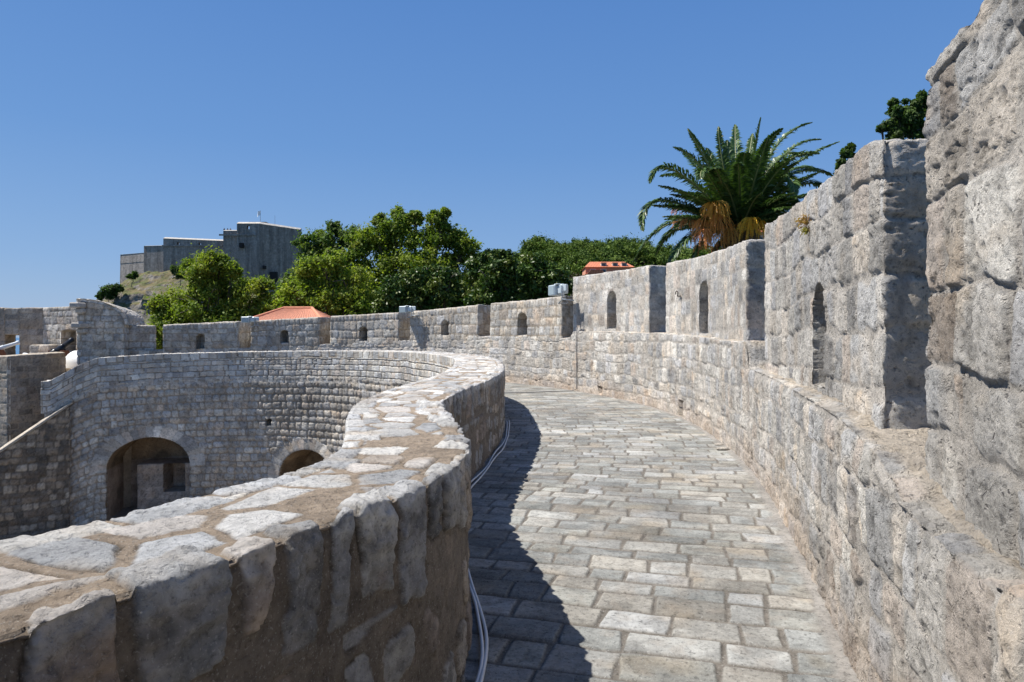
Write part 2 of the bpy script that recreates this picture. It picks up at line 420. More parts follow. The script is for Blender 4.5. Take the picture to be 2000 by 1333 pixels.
    nt.links.new(hs,bp.inputs['Height']); nt.links.new(bp.outputs[0],b.inputs['Normal'])
    return m
def plain_mat(name,col,rough=.6,metal=0,var=.15,scale=8,bump=0):
    m,nt,b=new_mat(name); tc=N_(nt,'ShaderNodeTexCoord').outputs['Object']
    f=ramp_n(nt,noise_n(nt,tc,scale,6,.65),[(.3,1-var),(.7,1+var)])
    c=mix_n(nt,col,f,1.0,'MULTIPLY'); nt.links.new(c,b.inputs['Base Color'])
    b.inputs['Roughness'].default_value=rough; b.inputs['Metallic'].default_value=metal
    if bump:
        bp=N_(nt,'ShaderNodeBump'); bp.inputs['Distance'].default_value=bump; nt.links.new(noise_n(nt,tc,scale*3,6,.7),bp.inputs['Height']); nt.links.new(bp.outputs[0],b.inputs['Normal'])
    return m
M_wall=stone_mat('weathered_limestone',bump=.05,fine=1.15,speck=.8,alb=(1.10,1.075,1.04),holes=.85)
M_court=stone_mat('courtyard_rubble',bump=.03,fine=.55,speck=.7)
M_para=stone_mat('parapet_limestone',bump=.022,fine=1.6,speck=.6,alb=(.95,.94,.91),holes=.35)
M_pave=stone_mat('paving_limestone',bump=.007,fine=1.3,speck=.9,alb=(.72,.725,.73),holes=.45)

# ------------------------------------------------------------------ the walkway
def near_steps(path, s0, s1, k, lo, hi):
    out=[s0]
    while out[-1]<s1:
        x,y=path.pos(out[-1],0); D=max(math.hypot(float(x),float(y)),.3)
        if y<-.3: st=.06
        else: st=min(max(k*D,lo),hi)
        out.append(out[-1]+st)
    out[-1]=s1; return np.array(out)
def build_walkway():
    dist=np.array([np.min(np.hypot(INP.x-a,INP.y-b)) for a,b in zip(OUT.x,OUT.y)])
    S=near_steps(OUT,0.2,OUT.L-.1,.0042,.011,.10)
    Wd=np.interp(S,OUT.s,dist)+.25
    T=np.linspace(0,1,300)
    s_,t_=np.meshgrid(S,T,indexing='ij'); w=-(t_*Wd[:,None])+.05
    X,Y=OUT.pos(s_.ravel(),w.ravel()); s=s_.ravel(); w=w.ravel()
    P=(X,Y,np.zeros_like(X))
    M=Masonry(5,hc=(.8,.8),v0=-1,v1=1,joint=.010,r=.012)
    # courses run across the walk: v along the wall, u across
    rng=random.Random(8); M.vb=cuts(-1,70,.18,.29,rng); M.js=np.concatenate([cuts(-8-rng.random(),8,.20,.54,rng)+k*1000. for k in range(len(M.vb)-1)]); M.warp=.016
    d,idx=M(w,s*.93,P)
    ins=sstep(-.002,.009,d-.006*sstep(.2,.6,fbm(P,6,2,9)))
    edge=sstep(-.13,-.05,w+.035*fbm(P,2.5,3,4))       # mortar fillet along the foot of the wall
    ins=ins*(1-edge)
    pal=np.array([(.42,.42,.39),(.40,.41,.40),(.46,.45,.42),(.36,.37,.36),(.50,.50,.48),(.44,.42,.38),(.39,.40,.385),(.50,.505,.50)])*np.array([.97,.96,.93])
    c=stone_colour(idx,P,3,pal); c=c*(.93+.16*fbm(P,.7,2,77)[:,None])
    scal=sstep(.02,.35,fbm((X*1.0,Y*1.6,P[2]),4.5,4,12)); brown=sstep(.1,.5,fbm(P,9,3,13))
    c=c*(1-.34*scal*(1-.6*rnd(idx,8)))[:,None]
    c=c*(1-.3*brown[:,None])+np.array([.36,.31,.255])*(.3*brown[:,None])
    mort=np.array([.20,.178,.15])*(1+.3*fbm(P,11,3,3)[:,None])
    mort=mort*(1-edge[:,None])+np.array([.36,.335,.30])*(1+.15*fbm(P,5,3,3)[:,None])*edge[:,None]
    col=c*ins[:,None]+mort*(1-ins[:,None])
    Z=ins*(.006+ (rnd(idx,30)-.5)*.008+.0045*fbm(P,6,3,5)-.004*scal)-(1-ins)*.006+edge*.02+fbm(P,.5,2,6)*.012
    V=np.stack([X,Y,Z],1); n=len(T)
    A=np.arange(len(S)*n).reshape(len(S),n); Q=np.stack([A[:-1,:-1],A[:-1,1:],A[1:,1:],A[1:,:-1]],-1).reshape(-1,4)[:,::-1]
    o=mesh_obj('path',V,Q,M_pave,col=col); tag(o,label='curving stone paved wall walk between the low parapet and the battlement',kind='structure')
    return o
build_walkway()

# ------------------------------------------------------------------ crenellated outer wall
wall=empty('battlement_wall',(3.4,11.3,0),label='tall pale limestone battlement curving along the right side of the walk',cat='wall')
bpy.context.view_layer.update()
def to_world(path,V,zf=None,ref=None):
    X,Y=path.pos(V[:,0],V[:,1]); Z=V[:,2]+(zf(V[:,0]) if zf else 0)
    W=np.stack([X,Y,Z],1)
    if ref is not None: W-=np.array(ref.location)[None]
    return W
SB=.17     # the merlons stand this far back from the ledge
def thick(px): return SB
# ledge / sill heights (relative to the eye) by position in the photo
ledge=[(2000,1165),(1906,1129),(1820,1050),(1774,1005),(1706,884),(1642,820),(1588,784),(1521,746),(1459,718),(1456,668),(1400,665),(1339,655),(1273,651),(1181,648),(1119,648),(1113,660),(1040,659),(945,657),(790,665),(640,672),(478,680),(320,686)]
Ls=[];Lz=[]
for px,py in ledge:
    s_,D_=OUT.hit(px,0.0); Ls.append(s_); Lz.append(H-(py-659)/1333.3*D_)
Ls=np.array([0]+Ls+[OUT.L]); Lz=np.array([Lz[0]]+Lz+[Lz[-1]]); 
o_=np.argsort(Ls,kind='stable'); Ls=Ls[o_]; Lz=Lz[o_]
def lz(s): return np.interp(s,Ls,Lz)
s_step=OUT.hit(1119,SB)[0]     # beyond this the wall face is flush
def build_base():
    S=near_steps(OUT,0.2,OUT.hit(318,0)[0],.0042,.012,.05)
    Zt=np.r_[-9.5,-6,-3,-1,-.3,-.08,np.linspace(-.02,1,92)]
    W=np.r_[np.linspace(0,.5,26),np.linspace(.55,1.25,10)]
    # z in [.,1] is stretched to the local ledge height
    V,Q=lattice(S,W,Zt,back=6)
    L=lz(V[:,0]); zz=np.where(V[:,2]>0,V[:,2]*L,V[:,2])
    # ledge rises behind the line of the sill by a hair and is worn
    V[:,2]=zz
    # drain holes / niches at the foot
    for px,py,w_,h_ in ((1330,815,.30,.36),(1172,768,.22,.20),(1468,905,.12,.30),(1180,9999,.1,.1)):
        if py>5000: continue
        sc_,D_=OUT.hit(px,0); z0=max(.0,H-(py-659)/1333.3*D_-.02)
        dd=np.maximum(np.abs(V[:,0]-sc_)-w_/2, np.abs(V[:,2]-z0-h_/2)-h_/2)
        V[:,1]+=np.where((V[:,1]<.01)&(dd<0),.24,0)
    N=vnormals(V,Q)
    M=Masonry(21,hc=(.20,.38),wc=(.16,.46),v0=-10,v1=4,joint=.012,r=.045,warp=.05)
    h,col,ins=wall_surface(V,N,M,relief=.018,recess=.010,bulge=.006,smear=1.1,seed=100,offs=.014,mort=np.array([.53,.50,.455]))
    L=lz(V[:,0]); P=(V[:,0],V[:,1],V[:,2])
    # worn, mortar-bedded top
    top=(N[:,2]>.5)
    tn=(top*sstep(-.02,.05,V[:,1]-.10-.12*fbm(P,2.5,3,5)))[:,None]; col=col*(1-tn)+np.array([.52,.46,.38])*(1+.25*fbm(P,7,3,6)[:,None])*tn
    e=np.exp(-np.maximum(L-V[:,2],0)/.05)*np.exp(-np.maximum(V[:,1],0)/.05)
    h=h-e*(.02+.03*fbm(P,3,3,9))
    foot=sstep(.55,.0,V[:,2]+.3*fbm(P,1.4,3,15))*sstep(5,9,V[:,0]); 
    col=col*(1-.42*foot[:,None])+np.array([.56,.42,.31])*(1+.3*fbm(P,5,3,16)[:,None])*.42*foot[:,None]
    keep=V[:,2]<.001
    V2=V+N*h[:,None]
    topn=top&(V[:,1]>.1); V2[:,2]+=np.where(topn,fbm(P,3,3,19)*.02,0)
    return mesh_obj('base_wall',to_world(OUT,V2,ref=wall),Q,M_wall,wall,col=col)
build_base()
Mtop=Masonry
# px_left, px_right, top y at each, loophole (pxl, pxr, top, bottom)
MER=[(318,466,635,628,(382,400,651,682)),(490,622,627,620,(547,564,643,671)),(645,779,618,611,(702,718,637,667)),
     (801,934,609,596,(862,877,624,656)),(958,1097,593,579,(1011,1030,610,655)),(1119,1268,541,518,(1186,1204,569,643)),
     (1300,1457,514,468,(1366,1384,547,654)),(1493,1725,440,251,(1588,1612,556,752)),(1812,2300,85,-420,None)]
def build_merlons():
    for n,(p0,p1,y0,y1,lp) in enumerate(MER):
        setb = 0.012 if p1<1110 else SB
        sB,DB=OUT.hit(p0,setb)                       # far end
        if p1>2000: sA,DA=1.2,1.0
        else: sA,DA=OUT.hit(p1,setb)
        zB=H-(y0-659)/1333.3*DB
        zA=H-(y1-659)/1333.3*DA if p1<=2000 else zB+.16
        if n==8: zB=2.84
        a=max(min(DA,DB),1.6); ds=min(max(.0040*a,.011),.05)
        S=near_steps(OUT,sA,sB,.0044,.011,.045)
        zmx0=max(zA,zB); zl=min(lz(sA),lz(sB))-.12; nz=int((max(zA,zB)-zl)/min(max(.0044*a,.011),.045)); Z=np.linspace(0,1,nz)
        T=1.0 if setb>.1 else 1.6
        nw=int(T/max(ds*1.3,.016)); W=setb+np.linspace(0,T,nw)
        nic=[]
        if lp:
            s1,D1=OUT.hit(lp[0],setb); s0,_=OUT.hit(lp[1],setb); scn=(s0+s1)/2; Dm=D1
            zt=H-(lp[2]-659)/1333.3*Dm; zb=H-(lp[3]-659)/1333.3*Dm
            wn_=max(s1-s0,.24)
            nic.append(dict(c=(scn,zb,zt,wn_)))
        base=(min(sA,sB),)
        V,Q=lattice(S,W,np.linspace(zl,max(zA,zB),nz),back=5,niches=[dict(sd=arch(c['c'][0],c['c'][1],c['c'][2],c['c'][3]),depth=.55) for c in nic])
        # slope the top to the merlon's own line
        t=(V[:,0]-sA)/(sB-sA); 
        top=zA+(zB-zA)*t
        if n==8: top=top+.03*np.sin(V[:,0]*2.2)
        if n==7: top=top-.05*np.exp(-((V[:,0]-sA)/.25)**2)
        zmx=max(zA,zB); f=np.clip((V[:,2]-(zmx-.9))/.9,0,1); V[:,2]=V[:,2]-(zmx-top)*f
        N=vnormals(V,Q)
        # splay added to turn the jambs from the sun; the gap widens outwards
        dpt=np.clip(V[:,1]-setb,0,T); k=.22 if setb>.1 else .0
        cen=(sA+sB)/2; sgn=np.clip((V[:,0]-cen)/((sB-sA)/2),-1,1)
        edgew=np.abs(sgn)**6*np.sign(sgn)
        notn=np.ones(len(V),bool)
        M=Masonry(40+n,hc=(.26,.42),wc=(.17,.5) if n>4 else (.2,.48),v0=-10,v1=6,joint=.010,r=.035 if n>4 else .05,warp=.03 if n<7 else .05,top=(zmx0-.29,zmx0) if n<7 else None)
        vv=V.copy(); 
        # coping course follows the top: measure heights down from the top near it
        vv[:,2]=V[:,2]-(top-zmx)*f
        r=.012 if n<5 else (.013 if n<7 else .015)
        inn=(dpt>.004)&(np.abs(sgn)<.8)&(vv[:,2]<zmx0-.25)
        h,col,ins=wall_surface(vv,N,M,inn=inn,relief=r,recess=.009 if n>4 else .012,bulge=.007 if n>4 else .016,smear=1.0 if n>4 else .3,seed=200+n,offs=.012 if n<7 else .018,mort=np.array([.53,.50,.455]) if n>4 else MORT)
        P=(V[:,0],V[:,1],V[:,2])
        if n<7:   # dressed blocks beside openings and at the ends, upright coping stones
            q=rnd((np.floor(vv[:,2]/.31)*7+n).astype(int),3)
        e=np.exp(-np.minimum(np.abs(V[:,0]-sA),np.abs(V[:,0]-sB))/.04)*np.exp(-dpt/.04)+np.exp(-np.abs(top-V[:,2])/.035)*(np.exp(-dpt/.05)+.6*np.exp(-np.minimum(np.abs(V[:,0]-sA),np.abs(V[:,0]-sB))/.05))
        h=h-np.clip(e,0,1.3)*(.010+.018*fbm(P,4,3,33))*(1 if n<7 else 1.2)
        topm=N[:,2]>.6
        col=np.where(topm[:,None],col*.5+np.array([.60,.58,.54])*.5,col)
        h=np.where((dpt>.02)&(np.abs(sgn)<.8)&(N[:,2]<.6),h*.10,h)
        V2=V+N*h[:,None]
        V2[:,0]-=edgew*dpt*k
        # top skyline: individual stones stand proud
        ww=np.clip((V[:,2]-(top-.12))/.12,0,1); V2[:,2]+=ww*(.014*fbm((V[:,0],V[:,1]*.3,0*V[:,2]),3.2,2,50+n)+(.018 if n>6 else .006)*fbm(P,9,2,51))
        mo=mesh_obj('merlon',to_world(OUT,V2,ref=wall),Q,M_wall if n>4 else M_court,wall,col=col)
build_merlons()
# ------------------------------------------------------------------ low parapet and the courtyard wall beneath
para=empty('parapet_wall',(-.3,4,0),label='low curving stone parapet topped with white flagstones between walk and courtyard',cat='wall')
PH=1.1
def voro(u,v,seed,jit=.8):
    iu,iv=np.floor(u).astype(int),np.floor(v).astype(int)
    F1=np.full(len(u),9.);F2=np.full(len(u),9.); id1=np.zeros(len(u),int); c1=[np.zeros(len(u)),np.zeros(len(u))]
    cand=[]
    for a in (-1,0,1):
        for b in (-1,0,1):
            x=iu+a;y=iv+b; z=np.zeros_like(x)
            px=x+.5+jit*(_hash(x,y,z,seed)-.5); py=y+.5+jit*(_hash(x,y,z+1,seed)-.5)
            d=np.hypot(u-px,v-py); cand.append((px,py)); idc=(x*7919+y*104729)
            m=d<F1; id1=np.where(m,idc,id1); c1=[np.where(m,px,c1[0]),np.where(m,py,c1[1])]; F1=np.where(m,d,F1)
    e=np.full(len(u),9.)
    for px,py in cand:   # exact distance to the bisector
        dx,dy=px-c1[0],py-c1[1]; l=np.hypot(dx,dy)
        q=((px+c1[0])/2-u)*dx+((py+c1[1])/2-v)*dy
        e=np.where(l>1e-6,np.minimum(e,q/(l+1e-9)),e)
    return e,id1
def build_parapet():
    S=near_steps(INP,.2,INP.L-.02,.0040,.0085,.05)
    W=np.r_[np.linspace(-1,0,76)]; Z=np.r_[-.15,np.linspace(0,PH,96)]
    V,Q=lattice(S,W,Z,skip=('bottom',))
    wd=wid(V[:,0]); V3=V.copy(); V3[:,1]=V[:,1]*wd
    N=vnormals(V3,Q); P=(V3[:,0],V3[:,1],V3[:,2]); s,w,z=P
    a=np.abs(N); topf=(a[:,2]>.6); pathf=(~topf)&(w>-.02); courtf=(~topf)&(w<-.3)
    # edge stones that wrap over the path-side arris
    q=np.where(pathf,PH-z,w)
    qs=s+fbm(P,3.0,3,301)*.05+fbm(P,9,3,303)*.022; qq=q+fbm(P,3.2,3,302)*.06+fbm(P,8,3,304)*.03
    rng=random.Random(77); js=cuts(-1,70,.15,.30,rng); idx=np.clip(np.searchsorted(js,qs)-1,0,len(js)-2)
    far=sstep(9,14,s)
    gap=.010+.026*rnd(idx,1)*(1-.5*far); hw=(js[idx+1]-js[idx])/2-gap; du=np.abs(qs-(js[idx]+js[idx+1])/2)
    d1=.03+.19*rnd(idx,2)**1.5; d2=.20+.26*rnd(idx,3)
    qc=(d2-d1)/2; qh=(d1+d2)/2; dv=np.abs(qq-qc); r=.022
    ax=du-(hw-r)+(rnd(idx,6)-.25)*np.maximum(qq-.08,0)*.22; ay=dv-(qh-r)
    e1=-(np.hypot(np.maximum(ax,0),np.maximum(ay,0))+np.minimum(np.maximum(ax,ay),0)-r)
    e1=np.where(courtf,-1,e1)
    # court-side arris stones
    q2=np.where(courtf,PH-z,(-w-(-wd))*-1+0) ; q2=np.where(courtf,PH-z,-(wd+w))
    js2=cuts(-1,70,.22,.46,rng); idx2=np.clip(np.searchsorted(js2,qs+.1)-1,0,len(js2)-2)
    hw2=(js2[idx2+1]-js2[idx2])/2-.012-.02*rnd(idx2,1); du2=np.abs(qs+.1-(js2[idx2]+js2[idx2+1])/2)
    d1b=.06+.15*rnd(idx2,2); d2b=.18+.10*rnd(idx2,3); qq2=q2+fbm(P,3.2,3,305)*.03
    ax=du2-(hw2-r); ay=np.abs(qq2-(d2b-d1b)/2)-((d1b+d2b)/2-r)
    e2=-(np.hypot(np.maximum(ax,0),np.maximum(ay,0))+np.minimum(np.maximum(ax,ay),0)-r)
    e2=np.where(pathf,-1,e2)
    # flat flagstones in the middle of the top
    cu,cv=.34,.27
    uu=(s+fbm(P,2.2,3,310)*.07)/cu; vv=(w+fbm(P,2.2,3,311)*.07)/cv
    e3,id3=voro(uu,vv,5); e3=e3*.30-.012-.028*rnd(id3,4); 
    inmid=np.minimum(-w-.17,w+wd-.14); e3=np.where(topf,np.minimum(e3,inmid*.9+.03),-1)
    e3=np.where(rnd(id3,9)<.08,-.02,e3)
    # rubble showing through the render low on the path side
    id4c=Masonry(66,hc=(.16,.32),wc=(.14,.38),v0=-1,v1=2,joint=.02,r=.06,warp=.06)
    e4,id4=id4c(s,z,P); keep=(rnd(id4,12)<(.66+.1*far)); patch=sstep(-.1,.35,fbm(P,2.6,3,330))
    e4=np.where(pathf&(z<PH-.40)&keep,e4-.035*patch-.004+.03*fbm(P,6,3,331),-1)
    # regular squared courses on the court side
    cm_=Masonry(88,hc=(.19,.27),wc=(.14,.34),v0=-8,v1=.86,joint=.010,r=.04,warp=.02)
    e5,id5=cm_(s,z,P); e5=np.where(courtf&(z<PH-.26),e5,-1)
    e=np.maximum.reduce([e1,e2,e3,e4,e5]); which=np.argmax(np.stack([e1,e2,e3,e4,e5]),0)
    ids=np.select([which==0,which==1,which==2,which==3],[idx,idx2+500,id3%99991,id4+9000],id5+40000)
    rag=fbm(P,14,3,340)*.010+fbm(P,40,2,341)*.004
    ins=sstep(-.002,.004,e+rag); t=np.clip(e/.028,0,1); prof=1-(1-t)**3
    rr,pit=rock_relief(P,.008,340)
    amp=np.select([which==0,which==1,which==2,which==3],[.012+.010*rnd(ids,14),.009,.003+.006*rnd(ids,14),.012],.028)
    rough=np.select([which==0,which==1,which==2,which==3],[2.0,1.5,.55,1.4],1.6)
    fac=fbm((s+.35*z,w,z-.3*s),3.2,2,343); cl=np.round((fac+fbm(P,7,2,344)*.4)*4)/4*.018
    side=np.where(topf,1,.75)
    lay=1-np.abs(fbm((s*1.0,w*2.2,z*2.2),5,3,342))*2
    h=ins*(amp*prof*side+rr*rough+.007*lay*(which==0)+cl*np.isin(which,(0,3)))+(1-ins)*(fbm(P,20,4,350,gain=.6)*.005+fbm(P,3,2,351)*.009-.006*sstep(.25,.5,fbm(P,11,3,352)))-.008*sstep(-.016,-.003,e)*(1-ins)*sstep(-.05,.25,fbm(P,5,3,385))
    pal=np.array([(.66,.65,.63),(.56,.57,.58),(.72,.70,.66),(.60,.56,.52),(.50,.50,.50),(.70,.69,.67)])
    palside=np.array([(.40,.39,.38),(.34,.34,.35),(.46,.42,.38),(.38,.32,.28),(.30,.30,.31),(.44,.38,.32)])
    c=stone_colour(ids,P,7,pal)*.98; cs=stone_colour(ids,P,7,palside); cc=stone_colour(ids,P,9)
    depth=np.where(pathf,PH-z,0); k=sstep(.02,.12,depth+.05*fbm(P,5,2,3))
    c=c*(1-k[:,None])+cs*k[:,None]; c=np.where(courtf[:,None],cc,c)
    blot=sstep(.1,.42,fbm(P,7,4,386,gain=.6)); c=np.where(pathf[:,None],c*(1-.38*blot[:,None])*(1+.35*fbm(P,22,3,387)[:,None]),c)
    rust=sstep(.45,.62,fbm(P,4.5,2,361))*(rnd(idx,17)<.2)*(which==0)*k
    c=c*(1-rust[:,None])+np.array([.34,.14,.05])*rust[:,None]
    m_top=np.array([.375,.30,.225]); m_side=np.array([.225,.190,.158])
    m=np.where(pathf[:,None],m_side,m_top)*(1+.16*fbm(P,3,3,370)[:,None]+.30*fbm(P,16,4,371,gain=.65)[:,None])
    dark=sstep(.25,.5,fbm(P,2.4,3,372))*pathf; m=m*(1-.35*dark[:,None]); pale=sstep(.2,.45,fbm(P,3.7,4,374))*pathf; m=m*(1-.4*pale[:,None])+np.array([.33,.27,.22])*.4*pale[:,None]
    m=np.where(courtf[:,None],MORT*.95*(1+.2*fbm(P,6,3,372)[:,None]),m)
    crk=sstep(-.016,-.003,e)*(1-ins)*sstep(-.05,.25,fbm(P,5,3,385)); m=m*(1-.6*crk)[:,None]; 
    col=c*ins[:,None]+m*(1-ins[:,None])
    # rounded arrises
    de=np.where(pathf,PH-z,-w); ed=np.exp(-np.maximum(de,0)/.035)*(w>-.3); h=h-ed*(.012+.016*fbm(P,5,3,380))-(1-ins)*ed*.012
    V3=V3+N*h[:,None]
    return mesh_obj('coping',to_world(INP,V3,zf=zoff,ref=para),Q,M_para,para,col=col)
build_parapet()
def build_court_wall():
    # long court-facing wall below the parapet; arches sunk into it
    s0,_=COU.hit(850,last=True,smin=8); s0=COU.s[np.argmin(np.hypot(COU.x+1.3,COU.y-15.6))]-1
    far=COU.L-.01
    S=np.r_[np.arange(.2,s0,.25),np.linspace(s0,far,620)]
    Z=np.linspace(-6.3,.03,150); W=np.linspace(0,2.6,24)
    nic=[]
    def A(pl,pr,yt,yb,rise,depth):
        s1,D1=COU.hit(pl,last=True,smin=8); s2,_=COU.hit(pr,last=True,smin=8); 
        zt=H-(yt-659)/1333.3*D1; zb=max(H-(yb-659)/1333.3*D1,-6.2)
        nic.append(dict(sd=arch((s1+s2)/2,zb,zt,abs(s2-s1),rise),depth=depth)); return (s1+s2)/2,zb,zt,abs(s2-s1),D1
    a1=A(207,371,851,1010,1.15,2.3)
    a2=A(545,648,877,1010,1.1,1.8)
    A(518,531,818,833,.02,.5)
    V,Q=lattice(S,W,Z,skip=('top','bottom','back','s0'),niches=nic)
    N=vnormals(V,Q)
    M=Masonry(91,hc=(.19,.32),wc=(.17,.46),v0=-8,v1=.2,joint=.014,r=.075,warp=.03)
    h,col,ins=wall_surface(V,N,M,relief=.018,recess=.024,bulge=.027,smear=.08,seed=400,offs=.024)
    P=(V[:,0],V[:,1],V[:,2])
    deep=V[:,1]>.02
    # voussoirs round the arches and smooth plastered recesses
    for (c,zb,zt,w_,D_),rise in ((a1,1.15),(a2,1.1)):
        r=w_/2; zc=zt-rise; dz=V[:,2]-zc; dx=V[:,0]-c
        e=(np.sqrt((dx/r)**2+(np.maximum(dz,0)/rise)**2)-1)*min(r,rise)
        ang=np.arctan2(dz*r/rise,dx); k=np.floor(ang*r/.24).astype(int)
        ring=(dz>-.1)&(e>-.01)&(e<.40+.05*rnd(k,2))&(~deep)
        fr=np.abs((ang*r/.24)%1-.5); j=sstep(.5,.43,fr)
        cc=stone_colour(k+900,P,3)*1.12
        col=np.where(ring[:,None],cc*(.6+.4*j[:,None]),col); h=np.where(ring,.012*j+.006*fbm(P,9,3,3),h)
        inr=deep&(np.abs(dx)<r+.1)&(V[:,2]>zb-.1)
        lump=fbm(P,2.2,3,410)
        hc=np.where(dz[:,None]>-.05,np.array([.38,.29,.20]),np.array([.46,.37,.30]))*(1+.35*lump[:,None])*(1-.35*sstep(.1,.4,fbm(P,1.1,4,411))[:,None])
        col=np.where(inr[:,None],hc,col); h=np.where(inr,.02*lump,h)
    # long stains and damp darkening of the stones
    st=sstep(-.1,.45,fbm((V[:,0],V[:,1],V[:,2]*.6),.35,3,420)); col=col*(1-.22*st)[:,None]
    V=V+N*h[:,None]
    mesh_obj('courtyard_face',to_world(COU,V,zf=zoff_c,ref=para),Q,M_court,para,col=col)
    sL,_=COU.hit(276,1.0,last=True,smin=8); sR,_=COU.hit(373,1.0,last=True,smin=8)
    xa,ya=COU.pos(min(sL,sR),1.0); xb,yb=COU.pos(max(sL,sR)+.15,1.0)
    Lc=[(float(xa),float(ya)),(float(xb),float(yb))]; Lc.sort(key=lambda p:p[0])
    return a1,a2,Lc
A1,A2,GUNBLOCK=build_court_wall()

# ------------------------------------------------------------------ simple straight rubble walls
def straight(name, A, B, T, z0, z1, mat, parent=None, seed=1, z1b=None, st=.05, niches=(), pal=PAL, mort=MORT, top=None, relief=.012, hc=(.24,.38), wc=(.25,.55), r=.04, bulge=.014, capcol=None, topflat=None, **kw):
    "wall whose front face runs from A to B (plan); the thickness lies to the left of A->B"
    A=np.array(A,float);B=np.array(B,float); L=np.linalg.norm(B-A); t=(B-A)/L; n=np.array([-t[1],t[0]])
    S=np.linspace(0,L,max(int(L/st),3)); Z=np.linspace(z0,max(z1,z1b or z1),max(int((max(z1,z1b or z1)-z0)/st),3)); W=np.linspace(0,T,max(int(T/(st*1.2)),4))
    V,Q=lattice(S,W,Z,niches=[dict(sd=arch(a,b,c,d,e),depth=f) for a,b,c,d,e,f in niches])
    if z1b is not None:
        top_=z1+(z1b-z1)*V[:,0]/L; zm=max(z1,z1b); V[:,2]=z0+(V[:,2]-z0)*(top_-z0)/(zm-z0) if topflat is None else np.minimum(V[:,2],top_)
    else: top_=np.full(len(V),z1)
    N=vnormals(V,Q); M=Masonry(seed,hc=hc,wc=wc,v0=z0-1,v1=max(z1,z1b or z1)+1,joint=.012,r=r,warp=.03,top=top)
    h,col,ins=wall_surface(V,N,M,relief=relief,bulge=bulge,seed=seed*3,pal=pal,mort=mort,**kw)
    if capcol is not None:
        col=np.where((N[:,2]>.6)[:,None],np.array(capcol)*(1+.2*fbm((V[:,0],V[:,1],V[:,2]),4,3,3)[:,None]),col)
    e=np.exp(-np.abs(top_-V[:,2])/.04)*(np.exp(-V[:,1]/.05)+np.exp(-V[:,0]/.05)+np.exp(-(L-V[:,0])/.05)); h=h-np.clip(e,0,1.2)*(.02+.02*fbm((V[:,0],V[:,1],V[:,2]),3,2,9))
    V=V+N*h[:,None]
    X=A[0]+t[0]*V[:,0]+n[0]*V[:,1]; Y=A[1]+t[1]*V[:,0]+n[1]*V[:,1]
    W3=np.stack([X,Y,V[:,2]],1)
    if parent is not None: W3-=np.array(parent.location)[None]
    return mesh_obj(name,W3,Q,mat,parent,col=col)
def pl(px,D): return ((px-1000)/1333.3*D, D)
def zz(py,D): return H-(py-659)/1333.3*D

